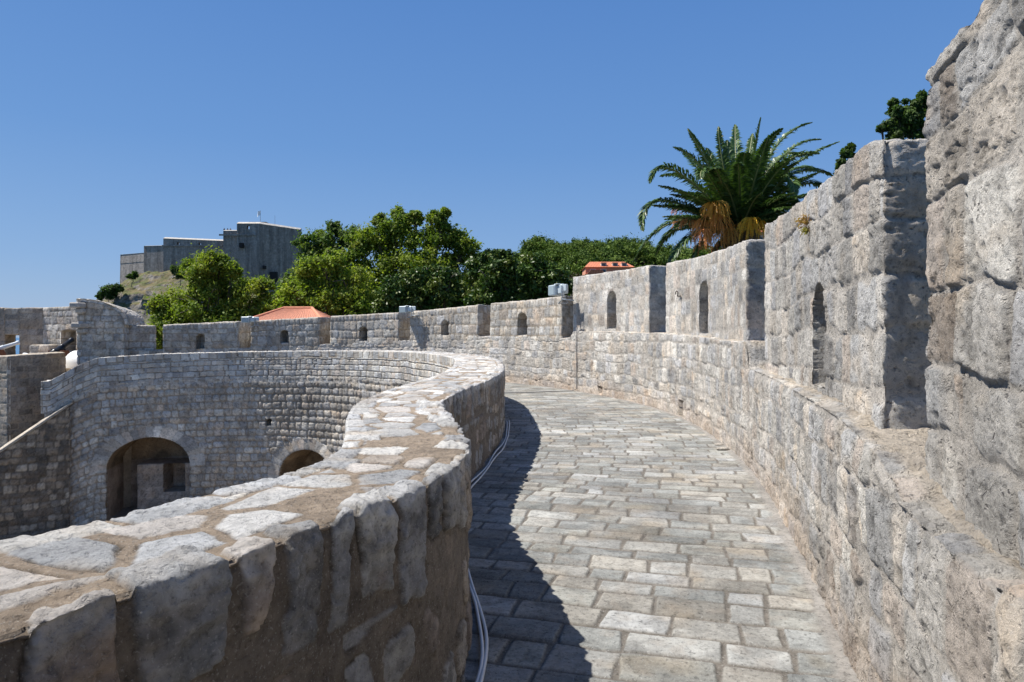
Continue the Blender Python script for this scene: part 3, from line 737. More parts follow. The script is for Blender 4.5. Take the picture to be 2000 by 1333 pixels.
# ------------------------------------------------------------------ ground, sea, courtyard floor
def hill_h(x,y):
    h=-9+0*x
    h=h+(32.5+3*np.sin(x*.06)+2.5*np.sin(y*.05+1))*sstep(-42,14,x-.10*(y-260))*sstep(120,255,y)
    h=h+6*sstep(40,160,x)*sstep(20,120,y)
    land=sstep(-14,14,x+.66*y+12+3*np.sin(y*.13))
    land=np.maximum(land, sstep(330,250,np.hypot(x+85,(y-225)*.9)*3.2))
    return -27+(h+27)*land
def build_ground():
    xs=np.r_[-6000,-2500,-1200,-600,np.arange(-400,520,7.),700,1200,2500,6000]; ys=np.r_[-2000,-800,-300,np.arange(-120,560,7.),700,1000,1600,3000,7000]
    X,Y=np.meshgrid(xs,ys,indexing='ij'); x=X.ravel();y=Y.ravel()
    Z=hill_h(x,y)+fbm((x,y,0*x),.04,3,9)*1.2*sstep(45,90,np.hypot(x,y-15))
    Z=np.where(y>700,-27.5+0*Z,Z) ; Z=np.where(y>520,np.minimum(Z,10),Z)
    n=len(ys); A=np.arange(len(xs)*n).reshape(len(xs),n); Q=np.stack([A[:-1,:-1],A[1:,:-1],A[1:,1:],A[:-1,1:]],-1).reshape(-1,4)
    m,nt,b=new_mat('scrub_ground'); tc=N_(nt,'ShaderNodeTexCoord').outputs['Object']
    c=mix_n(nt,(.06,.065,.03),(.035,.055,.018),ramp_n(nt,noise_n(nt,tc,.12,8),[(.42,0.),(.58,1.)]))
    c=mix_n(nt,c,(.16,.14,.11),ramp_n(nt,noise_n(nt,tc,.4,8,.7),[(.64,0.),(.70,1.)])); nt.links.new(c,b.inputs['Base Color']); b.inputs['Roughness'].default_value=1
    tag(mesh_obj('ground',np.stack([x,y,Z],1),Q,m),kind='structure',label='scrubby ground and slopes outside the walls')
    m,nt,b=new_mat('sea_water'); b.inputs['Base Color'].default_value=(.018,.10,.20,1); b.inputs['Roughness'].default_value=.22
    tc=N_(nt,'ShaderNodeTexCoord').outputs['Object']; bp=N_(nt,'ShaderNodeBump'); bp.inputs['Distance'].default_value=.35
    nt.links.new(noise_n(nt,tc,.35,8,.65),bp.inputs['Height']); nt.links.new(bp.outputs[0],b.inputs['Normal'])
    mesh_=mesh_obj('sea',[(-30000,-8000,-25),(30000,-8000,-25),(30000,45000,-25),(-30000,45000,-25)],[(0,1,2,3)],m,smooth=False); tag(mesh_,kind='structure',label='blue sea beyond the fortress')
    # courtyard floor: cobbles darkened in colour to stand in for shade, one sheet
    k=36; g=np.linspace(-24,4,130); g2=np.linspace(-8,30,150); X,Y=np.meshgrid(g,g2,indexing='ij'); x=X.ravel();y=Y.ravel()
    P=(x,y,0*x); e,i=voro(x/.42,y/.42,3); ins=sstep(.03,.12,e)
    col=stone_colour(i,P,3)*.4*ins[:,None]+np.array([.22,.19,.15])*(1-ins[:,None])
    A=np.arange(len(x)).reshape(130,150); Q=np.stack([A[:-1,:-1],A[1:,:-1],A[1:,1:],A[:-1,1:]],-1).reshape(-1,4)
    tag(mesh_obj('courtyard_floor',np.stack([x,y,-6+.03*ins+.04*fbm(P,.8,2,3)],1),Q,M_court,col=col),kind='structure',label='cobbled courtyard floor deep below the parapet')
build_ground()
# ------------------------------------------------------------------ left side: stair wall, terrace, far wall, shelter
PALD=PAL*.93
def build_left():
    # stair parapet: descends from the end of the court wall towards the left
    D0=26.6; A=pl(-60,25.0); B=pl(136,26.9)
    r=empty('stair_wall',(A[0],A[1],0),label='rubble stair wall with pale sloping coping running down into the courtyard',cat='wall')
    za=zz(925,25.0); zb=zz(792,26.9)
    straight('rubble_face',A,B,.5,-6.3,za,M_court,r,seed=501,z1b=zb,st=.05,hc=(.2,.32),wc=(.18,.4),pal=PAL*np.array([.58,.53,.47])*np.array([1.25,.8,1.1,.7,.6,1.3,1.0,.8])[:,None],mort=MORT*.45,r=.05,bulge=.02)  # brown rubble palette, darkened to put the face's shade into the colour
    L=math.hypot(B[0]-A[0],B[1]-A[1]); an=math.atan2(B[1]-A[1],B[0]-A[0]); sl=math.atan2(zb-za,L)
    n=60; V=[];F=[]
    S=np.linspace(0,L+.1,n); W=np.linspace(-.06,.56,10); Zc=np.linspace(.0,.10,4)
    V,Q=lattice(S,W,Zc); N=vnormals(V,Q); h=.02*fbm((V[:,0],V[:,1],V[:,2]),3,3,4)+.01*fbm((V[:,0],V[:,1],V[:,2]),12,2,4); V=V+N*h[:,None]
    X=A[0]+math.cos(an)*V[:,0]-math.sin(an)*V[:,1]; Y=A[1]+math.sin(an)*V[:,0]+math.cos(an)*V[:,1]; Z=V[:,2]+za-.01+(zb-za)*V[:,0]/L
    col=np.array([.50,.45,.37])*(1+.3*fbm((X,Y,Z),2.5,3,8)[:,None])
    mesh_obj('coping',np.stack([X-r.location.x,Y-r.location.y,Z],1),Q,M_wall,r,col=col)
    # low wall of the gun terrace: corner at px 15
    C0=pl(15,28.4); B1=pl(128,30.6); A1_=pl(-70,32.5)
    r=empty('terrace_wall',(C0[0],C0[1],0),label='squared stone terrace wall with a dark shaded face at the left edge, below the cannons',cat='wall')
    straight('shaded_face',C0,B1,.7,-9,zz(696,28.4),M_court,r,seed=511,z1b=zz(688,30.6),st=.045,hc=(.24,.36),wc=(.28,.6),r=.02,bulge=.006,pal=PAL*np.array([.62,.57,.52]),relief=.006,capcol=(.5,.45,.38))  # stone darker than on the sunlit face: its shade is painted in
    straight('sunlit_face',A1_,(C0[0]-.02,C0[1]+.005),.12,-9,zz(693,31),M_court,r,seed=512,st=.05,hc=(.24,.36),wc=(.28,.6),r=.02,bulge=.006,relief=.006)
    # terrace floor
    zf=zz(716,33)
    P=[pl(-80,29.5),pl(20,28.9),pl(128,31),pl(232,29.2),pl(330,31.2),pl(330,38.5),pl(-80,45)]
    mb=MB(); n=len(P); mb.add([(x,y,zf) for x,y in P]+[(x,y,-9) for x,y in P],[tuple(range(n-1,-1,-1))[::-1]]+[(i,(i+1)%n,(i+1)%n+n,i+n)[::-1] for i in range(n)])
    tag(mb.build('terrace',stone_mat('terrace_paving',attr=False,base=(.60,.50,.38))),kind='structure',label='sunlit sandy paving of the gun terrace')
    # far battlement of the terrace with two gun embrasures
    K=pl(84,38.4); A=pl(-60,38.0); B=pl(180,36.9); ztop=zz(601,38.2)
    r=empty('terrace_battlement',(K[0],K[1],0),label='block-built battlement behind the two cannons, pierced by gun embrasures',cat='wall')
    Lk=math.hypot(K[0]-A[0],K[1]-A[1])
    # left stretch, in pieces round the see-through embrasure (px 10..38)
    e0=A[0]+(K[0]-A[0])*0; 
    def onAK(px):
        # intersection of the view ray with AK
        d=(px-1000)/1333.3; t=(A[0]-d*A[1])/((A[0]-d*A[1])-(K[0]-d*K[1])); return (A[0]+(K[0]-A[0])*t, A[1]+(K[1]-A[1])*t)
    p1=onAK(9); p2=onAK(38)
    kw=dict(hc=(.34,.52),wc=(.4,.85),r=.02,bulge=.006,relief=.006,pal=PAL*np.array([.72,.67,.62]),st=.06)
    straight('wall_left_of_embrasure',A,p1,1.0,zf-2,ztop,M_court,r,seed=521,**kw)
    straight('embrasure_sill',p1,p2,1.0,zf-2,zz(694,38.2),M_court,r,seed=522,**kw)
    straight('embrasure_lintel',p1,p2,1.0,zz(655,38.2),ztop,M_court,r,seed=523,**kw)
    straight('wall_right_of_embrasure',p2,K,1.0,zf-2,ztop,M_court,r,seed=524,**kw)
    Lb=math.hypot(B[0]-K[0],B[1]-K[1]); 
    f=lambda px:(lambda d:(K[0]-d*K[1])/((K[0]-d*K[1])-(B[0]-d*B[1])))((px-1000)/1333.3)*Lb
    straight('embrasure_wall',K,B,1.6,zf-2,ztop,M_court,r,seed=525,z1b=zz(597,36.9),niches=[((f(119)+f(149))/2,zz(694,37.6),zz(643,37.6),f(149)-f(119),.14,1.2)],st=.055,hc=(.28,.44),wc=(.3,.6),r=.03,bulge=.012)
    # step bench under the wall
    bm=MB(); 
    straight('bench',pl(58,37.6),pl(96,37.2),.6,zf-.5,zz(674,37.5),M_court,r,seed=526,hc=(.3,.4),wc=(.4,.8),r=.02)
    # barrel-roofed shelter
    Dg=30.0; A=pl(151,Dg); B=pl(243,Dg+.5); L=math.hypot(B[0]-A[0],B[1]-A[1])
    r=empty('stone_shelter',(A[0],A[1],0),label='small stone shelter with a curved half-barrel roof at the end of the battlement',cat='shelter')
    zt=zz(588,Dg); zs=zz(640,Dg); z0=zf-1.5
    S=np.linspace(0,L,46); W=np.linspace(0,2.0,40); Z=np.linspace(z0,1,int((zt-z0)/.05)); Z=np.linspace(z0,zt,int((zt-z0)/.05))
    V,Q=lattice(S,W,Z)
    top=zs+(zt-zs)*np.sqrt(np.clip(1-(np.clip(V[:,0]-.1,0,None)/(L+.05))**2.1,0,1)); V[:,2]=z0+(V[:,2]-z0)*(top-z0)/(zt-z0)
    N=vnormals(V,Q); M=Masonry(531,hc=(.26,.36),wc=(.26,.5),v0=-6,v1=6,joint=.012,r=.05,warp=.03)
    h,col,ins=wall_surface(V,N,M,relief=.012,bulge=.02,seed=533); V=V+N*h[:,None]
    t=np.array([B[0]-A[0],B[1]-A[1]])/L; nn=np.array([-t[1],t[0]])
    tw=lambda V:np.stack([t[0]*V[:,0]+nn[0]*V[:,1],t[1]*V[:,0]+nn[1]*V[:,1],V[:,2]],1)
    mesh_obj('body',tw(V),Q,M_court,r,col=col)
    # roof shell: half barrel that oversails to the right and back
    a=np.linspace(0,1,70); b=np.linspace(-.06,2.5,60); Aa,Bb=np.meshgrid(a,b,indexing='ij'); th=Aa.ravel()*PI/2*.97; bb=Bb.ravel()
    R=L+.16+.12*sstep(0,2.5,bb); rz=(zt-zs)+.1
    s_=R*np.sin(th)-.02; z_=zs-.02+rz*np.cos(th)**.75*(1-.10*sstep(.3,2.5,bb)); 
    P=(s_,bb,z_); e,i=voro(th*R/.42+.1*fbm(P,2,2,4),bb/.36,12); ins=sstep(.03,.1,e); k=.03*ins+.02*fbm(P,5,3,8)
    s_=s_+k*np.sin(th); z_=z_+k*np.cos(th)
    n=60; I=np.arange(70*60).reshape(70,60); Qr=np.stack([I[:-1,:-1],I[1:,:-1],I[1:,1:],I[:-1,1:]],-1).reshape(-1,4)
    # thickness
    V1=np.stack([s_,bb,z_],1); V0=V1-np.stack([np.sin(th),0*th,np.cos(th)],1)*.14
    Vv=np.vstack([V1,V0]); m=len(V1); ring=np.r_[I[:,0],I[-1,1:],I[-2::-1,-1],I[0,-2:0:-1]]; rn=np.roll(ring,-1)
    Qs=np.stack([ring,rn,rn+m,ring+m],-1); Qa=np.vstack([Qr,Qr[:,::-1]+m,Qs])
    c=stone_colour(i,P,5)*ins[:,None]*1.05+np.array([.42,.38,.32])*(1-ins[:,None]); c=np.vstack([c,c])
    mesh_obj('roof',tw(Vv),Qa,M_court,r,col=c)
    for (px,py,w_,d_,h_) in ((154,597,.44,.55,.24),(158,636,.46,.60,.24)):
        x,_=pl(px,Dg); mb=MB().box((x-A[0]+.10,-.24,zz(py,Dg)),(w_,d_,h_),bev=.05); mb.build('corbel',M_corb,r)
        mb=MB().box((x-A[0]+.14,-.12,zz(py,Dg)-.24),(w_*.8,d_*.55,h_*.9),bev=.05); mb.build('corbel',M_corb,r)
    # low wall with a worn merlon between shelter and battlement
    r=empty('linking_wall',(*pl(245,30.9),0),label='low rubble wall joining the curved-roof shelter to the battlement',cat='wall')
    a=pl(238,31.0); b=pl(303,31.6)
    straight('low_wall',a,pl(322,31.6),.8,-9,zz(684,31.2),M_court,r,seed=541)
    straight('merlon',(a[0],a[1]+.05),(b[0],b[1]+.05),.7,zz(684,31.2)-.05,zz(636,31.2),M_court,r,seed=542,r=.05)
def gun_block():
    A,B=GUNBLOCK; L=math.hypot(B[0]-A[0],B[1]-A[1])
    f=lambda px:(lambda d:(A[0]-d*A[1])/((A[0]-d*A[1])-(B[0]-d*B[1])))((px-1000)/1333.3)*L
    D=A[1]; a,b=f(319),f(362)
    straight('gun_port_wall',A,B,1.2,-6.2,zz(906,D),M_court,para,seed=551,niches=[((a+b)/2,zz(963,D),zz(907.5,D),b-a,.04,1.0)],hc=(.5,.8),wc=(.8,1.4),r=.02,bulge=.004,relief=.008,smear=1.5,pal=np.array([(.50,.42,.36),(.46,.40,.35)]),mort=np.array([.46,.39,.33]))
gun_block()
M_corb=stone_mat('corbel_stone',attr=False,base=(.56,.53,.49))
build_left()

# ------------------------------------------------------------------ cannons and covers
M_iron=plain_mat('black_iron',(.012,.013,.015),.35,.6,.3,20)
M_pgrey=plain_mat('pale_grey_iron',(.50,.54,.56),.5,0,.1,10)
M_wood=plain_mat('red_brown_wood',(.13,.045,.02),.7,0,.35,10,.005)
M_white=plain_mat('white_cover',(.80,.80,.78),.55,0,.04,4)
def cannon(px0,py0,px1,py1,D0,D1,mat,label,name='cannon',carriage=True):
    a=at(px0,py0,D0); b=at(px1,py1,D1); zf=zz(716,33)
    r=empty(name,(a.x,a.y,zf),label=label,cat='cannon',group=None); r0=Vector(r.location)
    ax=(b-a); L=ax.length; ax.normalize()
    k=L/2.6
    prof=[(0.001,-.22),(.07,-.2),(.09,-.14),(.05,-.08),(.14,-.04),(.21,0),(.22,.06),(.20,.09),(.19,.7),(.205,.72),(.205,.78),(.175,.8),(.16,1.5),(.172,1.52),(.172,1.57),(.145,1.6),(.125,2.35),(.14,2.42),(.165,2.5),(.15,2.6),(.09,2.61),(.08,2.45),(.001,2.44)]
    MB().lathe([(q*k,z*k) for q,z in prof],22,a-r0,ax).build('barrel',mat,r,True)
    side=Vector((ax.y,-ax.x,0)).normalized()
    p=a+ax*(1.15*k)
    MB().tube([p-side*.36*k-r0,p+side*.36*k-r0],.07*k,10).build('trunnion',mat,r,True)
    fx=Vector((ax.x,ax.y,0)).normalized(); rz=math.atan2(fx.y,fx.x)
    if carriage:
        zt=(p.z-r0.z)
        for sg in (-1,1):
            o=p+side*.3*k*sg-r0; 
            poly=[(-1.25*k,.18),(-1.25*k,zt*.45),(-.85*k,zt*.45),(-.8*k,zt*.68),(-.4*k,zt*.7),(-.35*k,zt*.97),(.35*k,zt*.97),(.55*k,zt*.6),(.6*k,.18)]
            MB().prism(poly,-.05*k,.05*k,(o.x,o.y,0),rz).build('cheek',M_wood,r)
            for fx_ in (-1.0,.35):
                c=p+fx*fx_*k+side*.42*k*sg-r0; c.z=.24*k
                MB().lathe([(.001,-.05*k),(.2*k,-.05*k),(.24*k,-.03*k),(.24*k,.03*k),(.2*k,.05*k),(.06*k,.06*k),(.001,.06*k)],18,c,side).build('wheel',M_wood,r)
        c=p-fx*.3*k-r0; MB().box((c.x,c.y,.3*k),(1.5*k,.5*k,.1*k),rz).build('bed',M_wood,r)
cannon(92,700,141,664,33.4,35.6,M_iron,'black cannon on a red-brown wooden carriage pointing into the dark embrasure')
cannon(-42,694,38,669,33.4,34.6,M_pgrey,'pale grey cannon barrel aimed at the embrasure that shows the sea')
def cover(px,py,D,w,d,h,rz,label):
    c=at(px,py,D); zf=zz(716,33)
    n=14; m=8; V=[];F=[]
    for j in range(m+1):
        for i in range(n+1):
            a=PI*i/n; t=j/m; sag=1-.10*math.sin(PI*t)+.03*math.sin(9*t+i)
            x=math.cos(a)*w/2; z=math.sin(a)**.8*h*sag; y=(t-.5)*d
            V.append((x*math.cos(rz)-y*math.sin(rz),x*math.sin(rz)+y*math.cos(rz),z))
    for j in range(m):
        for i in range(n):
            q=j*(n+1)+i; F.append((q,q+1,q+n+2,q+n+1))
    F.append(tuple(range(n,-1,-1))); F.append(tuple(m*(n+1)+i for i in range(n+1)))
    o=mesh_obj('curved_cover',V,F,M_white,smooth=True,loc=(c.x,c.y,zf)); tag(o,label=label,cat='cover')
cover(163,712,31.8,1.25,1.2,.78,.15,'white rounded cover half hidden behind the stone shelter')
cover(68,690,32.6,.85,.9,.66,-.5,'low white rounded cover lying behind the terrace wall under the black cannon')

# ------------------------------------------------------------------ fort on the rock
M_fort=stone_mat('fort_masonry',bump=.12,fine=.16,attr=False,base=(.43,.40,.375),speck=.6,streak=.75,holes=0)
M_fortlit=stone_mat('fort_coping',bump=.03,fine=.4,attr=False,base=(.66,.64,.60),speck=.2)
M_dark=plain_mat('dark_opening',(.015,.014,.013),.9)
def build_fort():
    D=200.0; sx=D/1333.3
    r=empty('hilltop_fort',(*pl(400,D),20),label='grey stepped stone fort crowning the rock above the trees on the left',cat='fort')
    o=Vector(r.location)
    zb=zz(590,D)
    def block(name,pl0,pr0,top_l,top_r,d0,depth,batter=2,holes=(),rot=0,cop=.5,dl=0,dr=0):
        "one bastion: front wall from px pl0 to pr0"
        yl,yr=D+d0+dl,D+d0+dr; xl,xr=(pl0-1000)*yl/1333.3,(pr0-1000)*yr/1333.3
        zl,zr=zz(top_l,yl),zz(top_r,yr); b=batter*sx
        # split the wall round see-through openings
        xs=sorted(set([xl,xr]+[q for h in holes for q in ((h[0]-1000)*sx,(h[1]-1000)*sx)]))
        f=lambda x:(x-xl)/(xr-xl)
        m=MB()
        def slab(x0,x1,za0,za1,zb0,zb1,dep):
            y0=yl+(yr-yl)*f(x0); y1=yl+(yr-yl)*f(x1)
            off=lambda x,z:-b*1.5*max(0,(min(zl,zr)-z))/18
            V=[(x0+(-b if abs(x0-xl)<1e-6 and za0<10 else 0),y0+off(x0,za0),za0),(x1,y1+off(x1,za1),za1),(x1,y1,zb1),(x0,y0,zb0),(x0,y0+dep,za0),(x1,y1+dep,za1),(x1,y1+dep,zb1),(x0,y0+dep,zb0)]
            m.add([Vector(v)-o for v in V],[(0,1,2,3),(5,4,7,6),(3,2,6,7),(1,5,6,2),(4,0,3,7),(4,5,1,0)])
        par=6*0+zz(0,D)*0
        low=min(zl,zr)-2.6
        slab(xl,xr,zb,zb,low,low,depth)
        zt=lambda x: zl+(zr-zl)*f(x)
        hs=[((h[0]-1000)*sx,(h[1]-1000)*sx,zz(h[3],D),zz(h[2],D)) for h in holes]
        for i in range(len(xs)-1):
            x0,x1=xs[i],xs[i+1]; hh=[h for h in hs if abs(h[0]-x0)<1e-6]
            if hh:
                _,_,a,c=hh[0]; slab(x0,x1,low+.002,low+.002,a,a,1.4); slab(x0,x1,c,c,zt(x0),zt(x1),1.4)
            else: slab(x0,x1,low+.002,low+.002,zt(x0),zt(x1),1.4)
        # side parapets and back
        m.build(name,M_fort,r)
        c=MB(); y0,y1=yl,yr; t=cop
        V=[(xl-.05,y0-.12,zl),(xr+.05,y1-.12,zr),(xr+.05,y1+1.3,zr+t),(xl-.05,y0+1.3,zl+t),(xl-.05,y0+1.6,zl),(xr+.05,y1+1.6,zr)]
        c.add([Vector(v)-o for v in V],[(0,1,2,3),(3,2,5,4),(1,5,2),(0,3,4),(4,5,1,0)]); c.build('coping',M_fortlit,r)
    block('lower_bastion',235,283,498,494,2,24,3,dl=6,dr=0,cop=.25)
    block('step_bastion',281,320,481,480,0,24,0,dl=1.5,dr=0,cop=.25)
    block('middle_curtain',319,437,466,471,-.5,24,0,holes=((347,352,474,480),(389,394,475,481)),cop=.55)
    block('keep_shoulder',436,468,451,451,-2,26,0,cop=.4)
    block('keep',462.5,507,437,437,-2.6,26,0,holes=((488.5,494,444,451),),cop=.65)
    block('keep_flank',507,586,437.3,449,-2.7,26,0,dl=0,dr=9,cop=.65)
    x0=(505-1000)*sx
    MB().box(Vector(((498-1000)*sx,D+4,zz(433.5,D)))-o,(5,4,.6)).build('turret_top',M_fort,r)
    for (a,b,c,d) in ((470.5,477,476,485),(516,520.5,520,526),(530,543,532,552)):
        dd=D-2.7+(max(0,(a-507))/79)*9 
        k=dd/D; sxx=sx
        w=MB().box(Vector((((a+b)/2-1000)*sx*k,dd-1.5*2*0.15-.25,zz((c+d)/2,dd)))-o,((b-a)*sx,1.3,(d-c)*sx)); w.build('window' if d<540 else 'gateway',M_dark,r)
    # string course
    for a,b,y,dd in ((319,437,481,-.62),(436,507,462,-2.75)):
        MB().box(Vector((((a+b)/2-1000)*sx,D+dd,zz(y,D)))-o,((b-a)*sx,.35,.45)).build('string_course',M_fort,r)
    # flagpole with white flag, bare mast
    p=at(508.5,434,D+2); f=empty('flagpole',tuple(p),label='thin pole with a white flag flying on top of the distant fort',cat='flagpole')
    MB().tube([(0,0,-.5),(0,0,3.4)],.06,6).build('pole',plain_mat('pole_grey',(.3,.3,.3)),f)
    V=[];F=[]
    for i in range(9):
        for j in range(6):
            u=i/8;v=j/5; V.append((-1.05*u*(.7+.3*v)+.0, .22*math.sin(u*6+v*2)*u, 3.3-1.3*v-.35*u+ .2*math.sin(3*u+2*v)*u))
    for i in range(8):
        for j in range(5): F.append((i*6+j,i*6+j+1,(i+1)*6+j+1,(i+1)*6+j))
    F+= []; mesh_obj('flag',V,F,M_white,f)
    p=at(537,437,D+4); tag(MB().tube([(0,0,-.5),(0,0,2.4)],.04,6).build('mast',plain_mat('mast_grey',(.25,.25,.26)),loc=tuple(p)),label='bare thin mast beside the flagpole on the fort roof',cat='mast')
    return r
build_fort()
def person(loc, shirt, label, lean=0):
    bm=bpy.data.meshes.new('person'); 
    J={'pel':(0,0,.95),'wai':(0,0,1.1),'che':(.0,0,1.35),'nec':(0,0,1.5),'hea':(0,-.02,1.62),'top':(0,0,1.74),
       'sl':(-.19,0,1.43),'el':(-.26,-.05,1.15),'hl':(-.2,-.28,1.08),'sr':(.19,0,1.43),'er':(.27,-.04,1.15),'hr':(.22,-.26,1.06),
       'kl':(-.1,-.02,.5),'al':(-.11,.02,.08),'tl':(-.11,-.16,.04),'kr':(.1,.02,.5),'ar':(.12,.05,.08),'tr':(.12,-.13,.04),'ll':(-.1,0,.88),'lr':(.1,0,.88)}
    R={'pel':.15,'wai':.13,'che':.15,'nec':.055,'hea':.10,'top':.07,'sl':.07,'el':.045,'hl':.035,'sr':.07,'er':.045,'hr':.035,'kl':.06,'al':.04,'tl':.04,'kr':.06,'ar':.04,'tr':.04,'ll':.09,'lr':.09}
    E=[('pel','wai'),('wai','che'),('che','nec'),('nec','hea'),('hea','top'),('che','sl'),('sl','el'),('el','hl'),('che','sr'),('sr','er'),('er','hr'),('pel','ll'),('ll','kl'),('kl','al'),('al','tl'),('pel','lr'),('lr','kr'),('kr','ar'),('ar','tr')]
    k=list(J); bm.from_pydata([(J[q][0],J[q][1]+lean*max(0,J[q][2]-1),J[q][2]) for q in k],[(k.index(a),k.index(b)) for a,b in E],[])
    sv=bm.skin_vertices or None
    o=bpy.data.objects.new('person',bm); C.objects.link(o); o.modifiers.new('skin','SKIN')
    if not bm.skin_vertices: 
        pass
    for i,q in enumerate(k): bm.skin_vertices[0].data[i].radius=(R[q],R[q]*.85)
    o.modifiers.new('sub','SUBSURF').levels=1; bm.materials.append(shirt); o.location=loc
    tag(o,label=label,cat='person')
sh1=plain_mat('dark_clothes',(.05,.045,.05)); sh2=plain_mat('blue_clothes',(.05,.07,.14)); sh3=plain_mat('pale_clothes',(.25,.2,.18))
D=200
for px,m,l in ((438,sh1,'tiny person in dark clothes leftmost on the fort shoulder terrace'),(444.5,sh2,'tiny person in blue clothes standing in the middle of the three on the fort shoulder'),(450,sh3,'tiny person in pale clothes nearest the keep on the fort shoulder')):
    p=at(px,445.5,D-.1); person((p.x,p.y,p.z-1.74),m,l)
p=at(491,446,D+1); person((p.x,p.y,p.z-1.45),sh1,'tiny person standing behind the square opening high in the fort keep')

# ------------------------------------------------------------------ rock under the fort
def build_rock():
    nu,nv=260,110; u=np.linspace(0,2*PI,nu,endpoint=False); v=np.linspace(0,1,nv)
    U,Vv=np.meshgrid(u,v,indexing='ij'); u=U.ravel(); v=Vv.ravel()
    cx,cy=(385-1000)*.15,201.
    # skyline of the mound: px,y pairs seen from the walk
    rx=35+0*u; 
    z0,z1=-27,zz(524,190)
    rad=1-v**1.0
    th=v*PI/2
    R=(np.cos(th)**.75)
    x=cx+ (36)*R*np.cos(u); y=cy+36*R*np.sin(u)*1.0; z=z0+(z1-z0)*np.sin(th)**1.0
    P=(x,y,z); 
    k=1+.16*fbm(P,.06,4,601)*(1-v**4)
    x=cx+(x-cx)*k; y=cy+(y-cy)*k; cr=1-np.abs(fbm(P,.09,4,605))*2; x=x+(x-cx)*.05*cr+1.5*fbm(P,.35,4,606); y=y+(y-cy)*.05*cr+1.5*fbm(P,.35,4,607); z=z+3.0*fbm(P,.12,4,602)*(1-v**6)+1.1*fbm(P,.45,4,603)-.5
    # left shoulder falls away towards the sea
    I=np.arange(nu*nv).reshape(nu,nv); I2=np.roll(I,-1,0); Q=np.stack([I[:,:-1],I2[:,:-1],I2[:,1:],I[:,1:]],-1).reshape(-1,4)
    m,nt,b=new_mat('rock_and_grass'); g=N_(nt,'ShaderNodeNewGeometry'); sep=N_(nt,'ShaderNodeSeparateXYZ'); nt.links.new(g.outputs['Normal'],sep.inputs[0])
    tc=N_(nt,'ShaderNodeTexCoord').outputs['Object']
    rock=mix_n(nt,(.27,.245,.21),(.12,.105,.085),ramp_n(nt,noise_n(nt,tc,.55,9,.75),[(.42,0.),(.6,1.)]))
    grass=mix_n(nt,(.17,.135,.065),(.085,.11,.03),ramp_n(nt,noise_n(nt,tc,.25,8,.7),[(.42,0.),(.60,1.)]))
    f=math_n(nt,'ADD',sep.outputs[2],math_n(nt,'MULTIPLY',math_n(nt,'SUBTRACT',noise_n(nt,tc,.35,7,.7),.5),1.5))
    c=mix_n(nt,rock,grass,ramp_n(nt,f,[(.56,0.),(.74,1.)]))
    nt.links.new(c,b.inputs['Base Color']); b.inputs['Roughness'].default_value=1
    bp=N_(nt,'ShaderNodeBump'); bp.inputs['Distance'].default_value=.8; nt.links.new(noise_n(nt,tc,.9,9,.7),bp.inputs['Height']); nt.links.new(bp.outputs[0],b.inputs['Normal'])
    tag(mesh_obj('rock',np.stack([x,y,z],1),Q,m),kind='structure',label='rocky outcrop with dry grass under the fort')
build_rock()

# ------------------------------------------------------------------ foliage
def leaf_mat(name,trans=.35,rough=.5,spec=.3):
    m,nt,b=new_mat(name); a=N_(nt,'ShaderNodeAttribute',attribute_name='Col').outputs['Color']
    nt.links.new(a,b.inputs['Base Color']); b.inputs['Roughness'].default_value=rough; b.inputs['Specular IOR Level'].default_value=spec
    t=N_(nt,'ShaderNodeBsdfTranslucent'); c=mix_n(nt,a,(1.0,1.15,.45),1.0,'MULTIPLY'); nt.links.new(c,t.inputs[0])
    mx=N_(nt,'ShaderNodeMixShader'); mx.inputs[0].default_value=trans
    nt.links.new(b.outputs[0],mx.inputs[1]); nt.links.new(t.outputs[0],mx.inputs[2]); nt.links.new(mx.outputs[0],nt.nodes['Material Output'].inputs[0])
    return m
M_leaf=leaf_mat('leaves_soft',.42,.6,.2); M_gloss=leaf_mat('leaves_glossy',.15,.42,.22); M_pine=leaf_mat('needles',.15,.7,.1); M_palm=leaf_mat('palm_leaves',.18,.4,.4)
M_bark=plain_mat('bark',(.16,.13,.10),.95,0,.3,6,.02); M_barkpale=plain_mat('pale_bark',(.32,.30,.26),.9,0,.25,6,.02)
def leaves(cent, rad, n, size, cols, rng, up=.35, flat=.8, aspect=.55):
    """n leaves spread through each clump; cent (k,3), rad (k,)"""
    k=len(cent); c=np.repeat(cent,n,0); r=np.repeat(rad,n); m=k*n
    d=rng.normal(size=(m,3)); d/=np.linalg.norm(d,axis=1,keepdims=True); q=np.minimum(np.abs(rng.normal(size=m))*.68+.10,2.1)
    p=c+d*(r*q)[:,None]*np.array([1,1,flat])
    nn=rng.normal(size=(m,3))*.7+d*.7+np.array([-.25,0,up]); nn/=np.linalg.norm(nn,axis=1,keepdims=True)
    t=np.cross(nn,rng.normal(size=(m,3))); t/=np.linalg.norm(t,axis=1,keepdims=True)+1e-9; b=np.cross(nn,t)
    s=size*(.6+.8*rng.random(m)); t=t*s[:,None]; b=b*(s*aspect)[:,None]
    V=np.stack([p-t,p-b*.9,p+t,p+b*.9],1).reshape(-1,3)
    Q=np.arange(m*4).reshape(m,4)
    base=cols[rng.integers(0,len(cols),k)]; cc=np.repeat(base,n,0)*(.72+.56*rng.random(m))[:,None]
    return V,Q,np.repeat(cc,4,0)
GREEN=np.array([(.18,.24,.03),(.21,.26,.035),(.14,.20,.03),(.25,.28,.04),(.16,.205,.032)])
DARK=np.array([(.045,.08,.02),(.055,.095,.022),(.04,.068,.02),(.065,.10,.025)])
MID=np.array([(.10,.155,.035),(.085,.13,.036),(.125,.165,.038)])
GLOSS=np.array([(.055,.10,.018),(.07,.12,.02),(.095,.14,.025),(.045,.08,.017),(.12,.15,.03)])
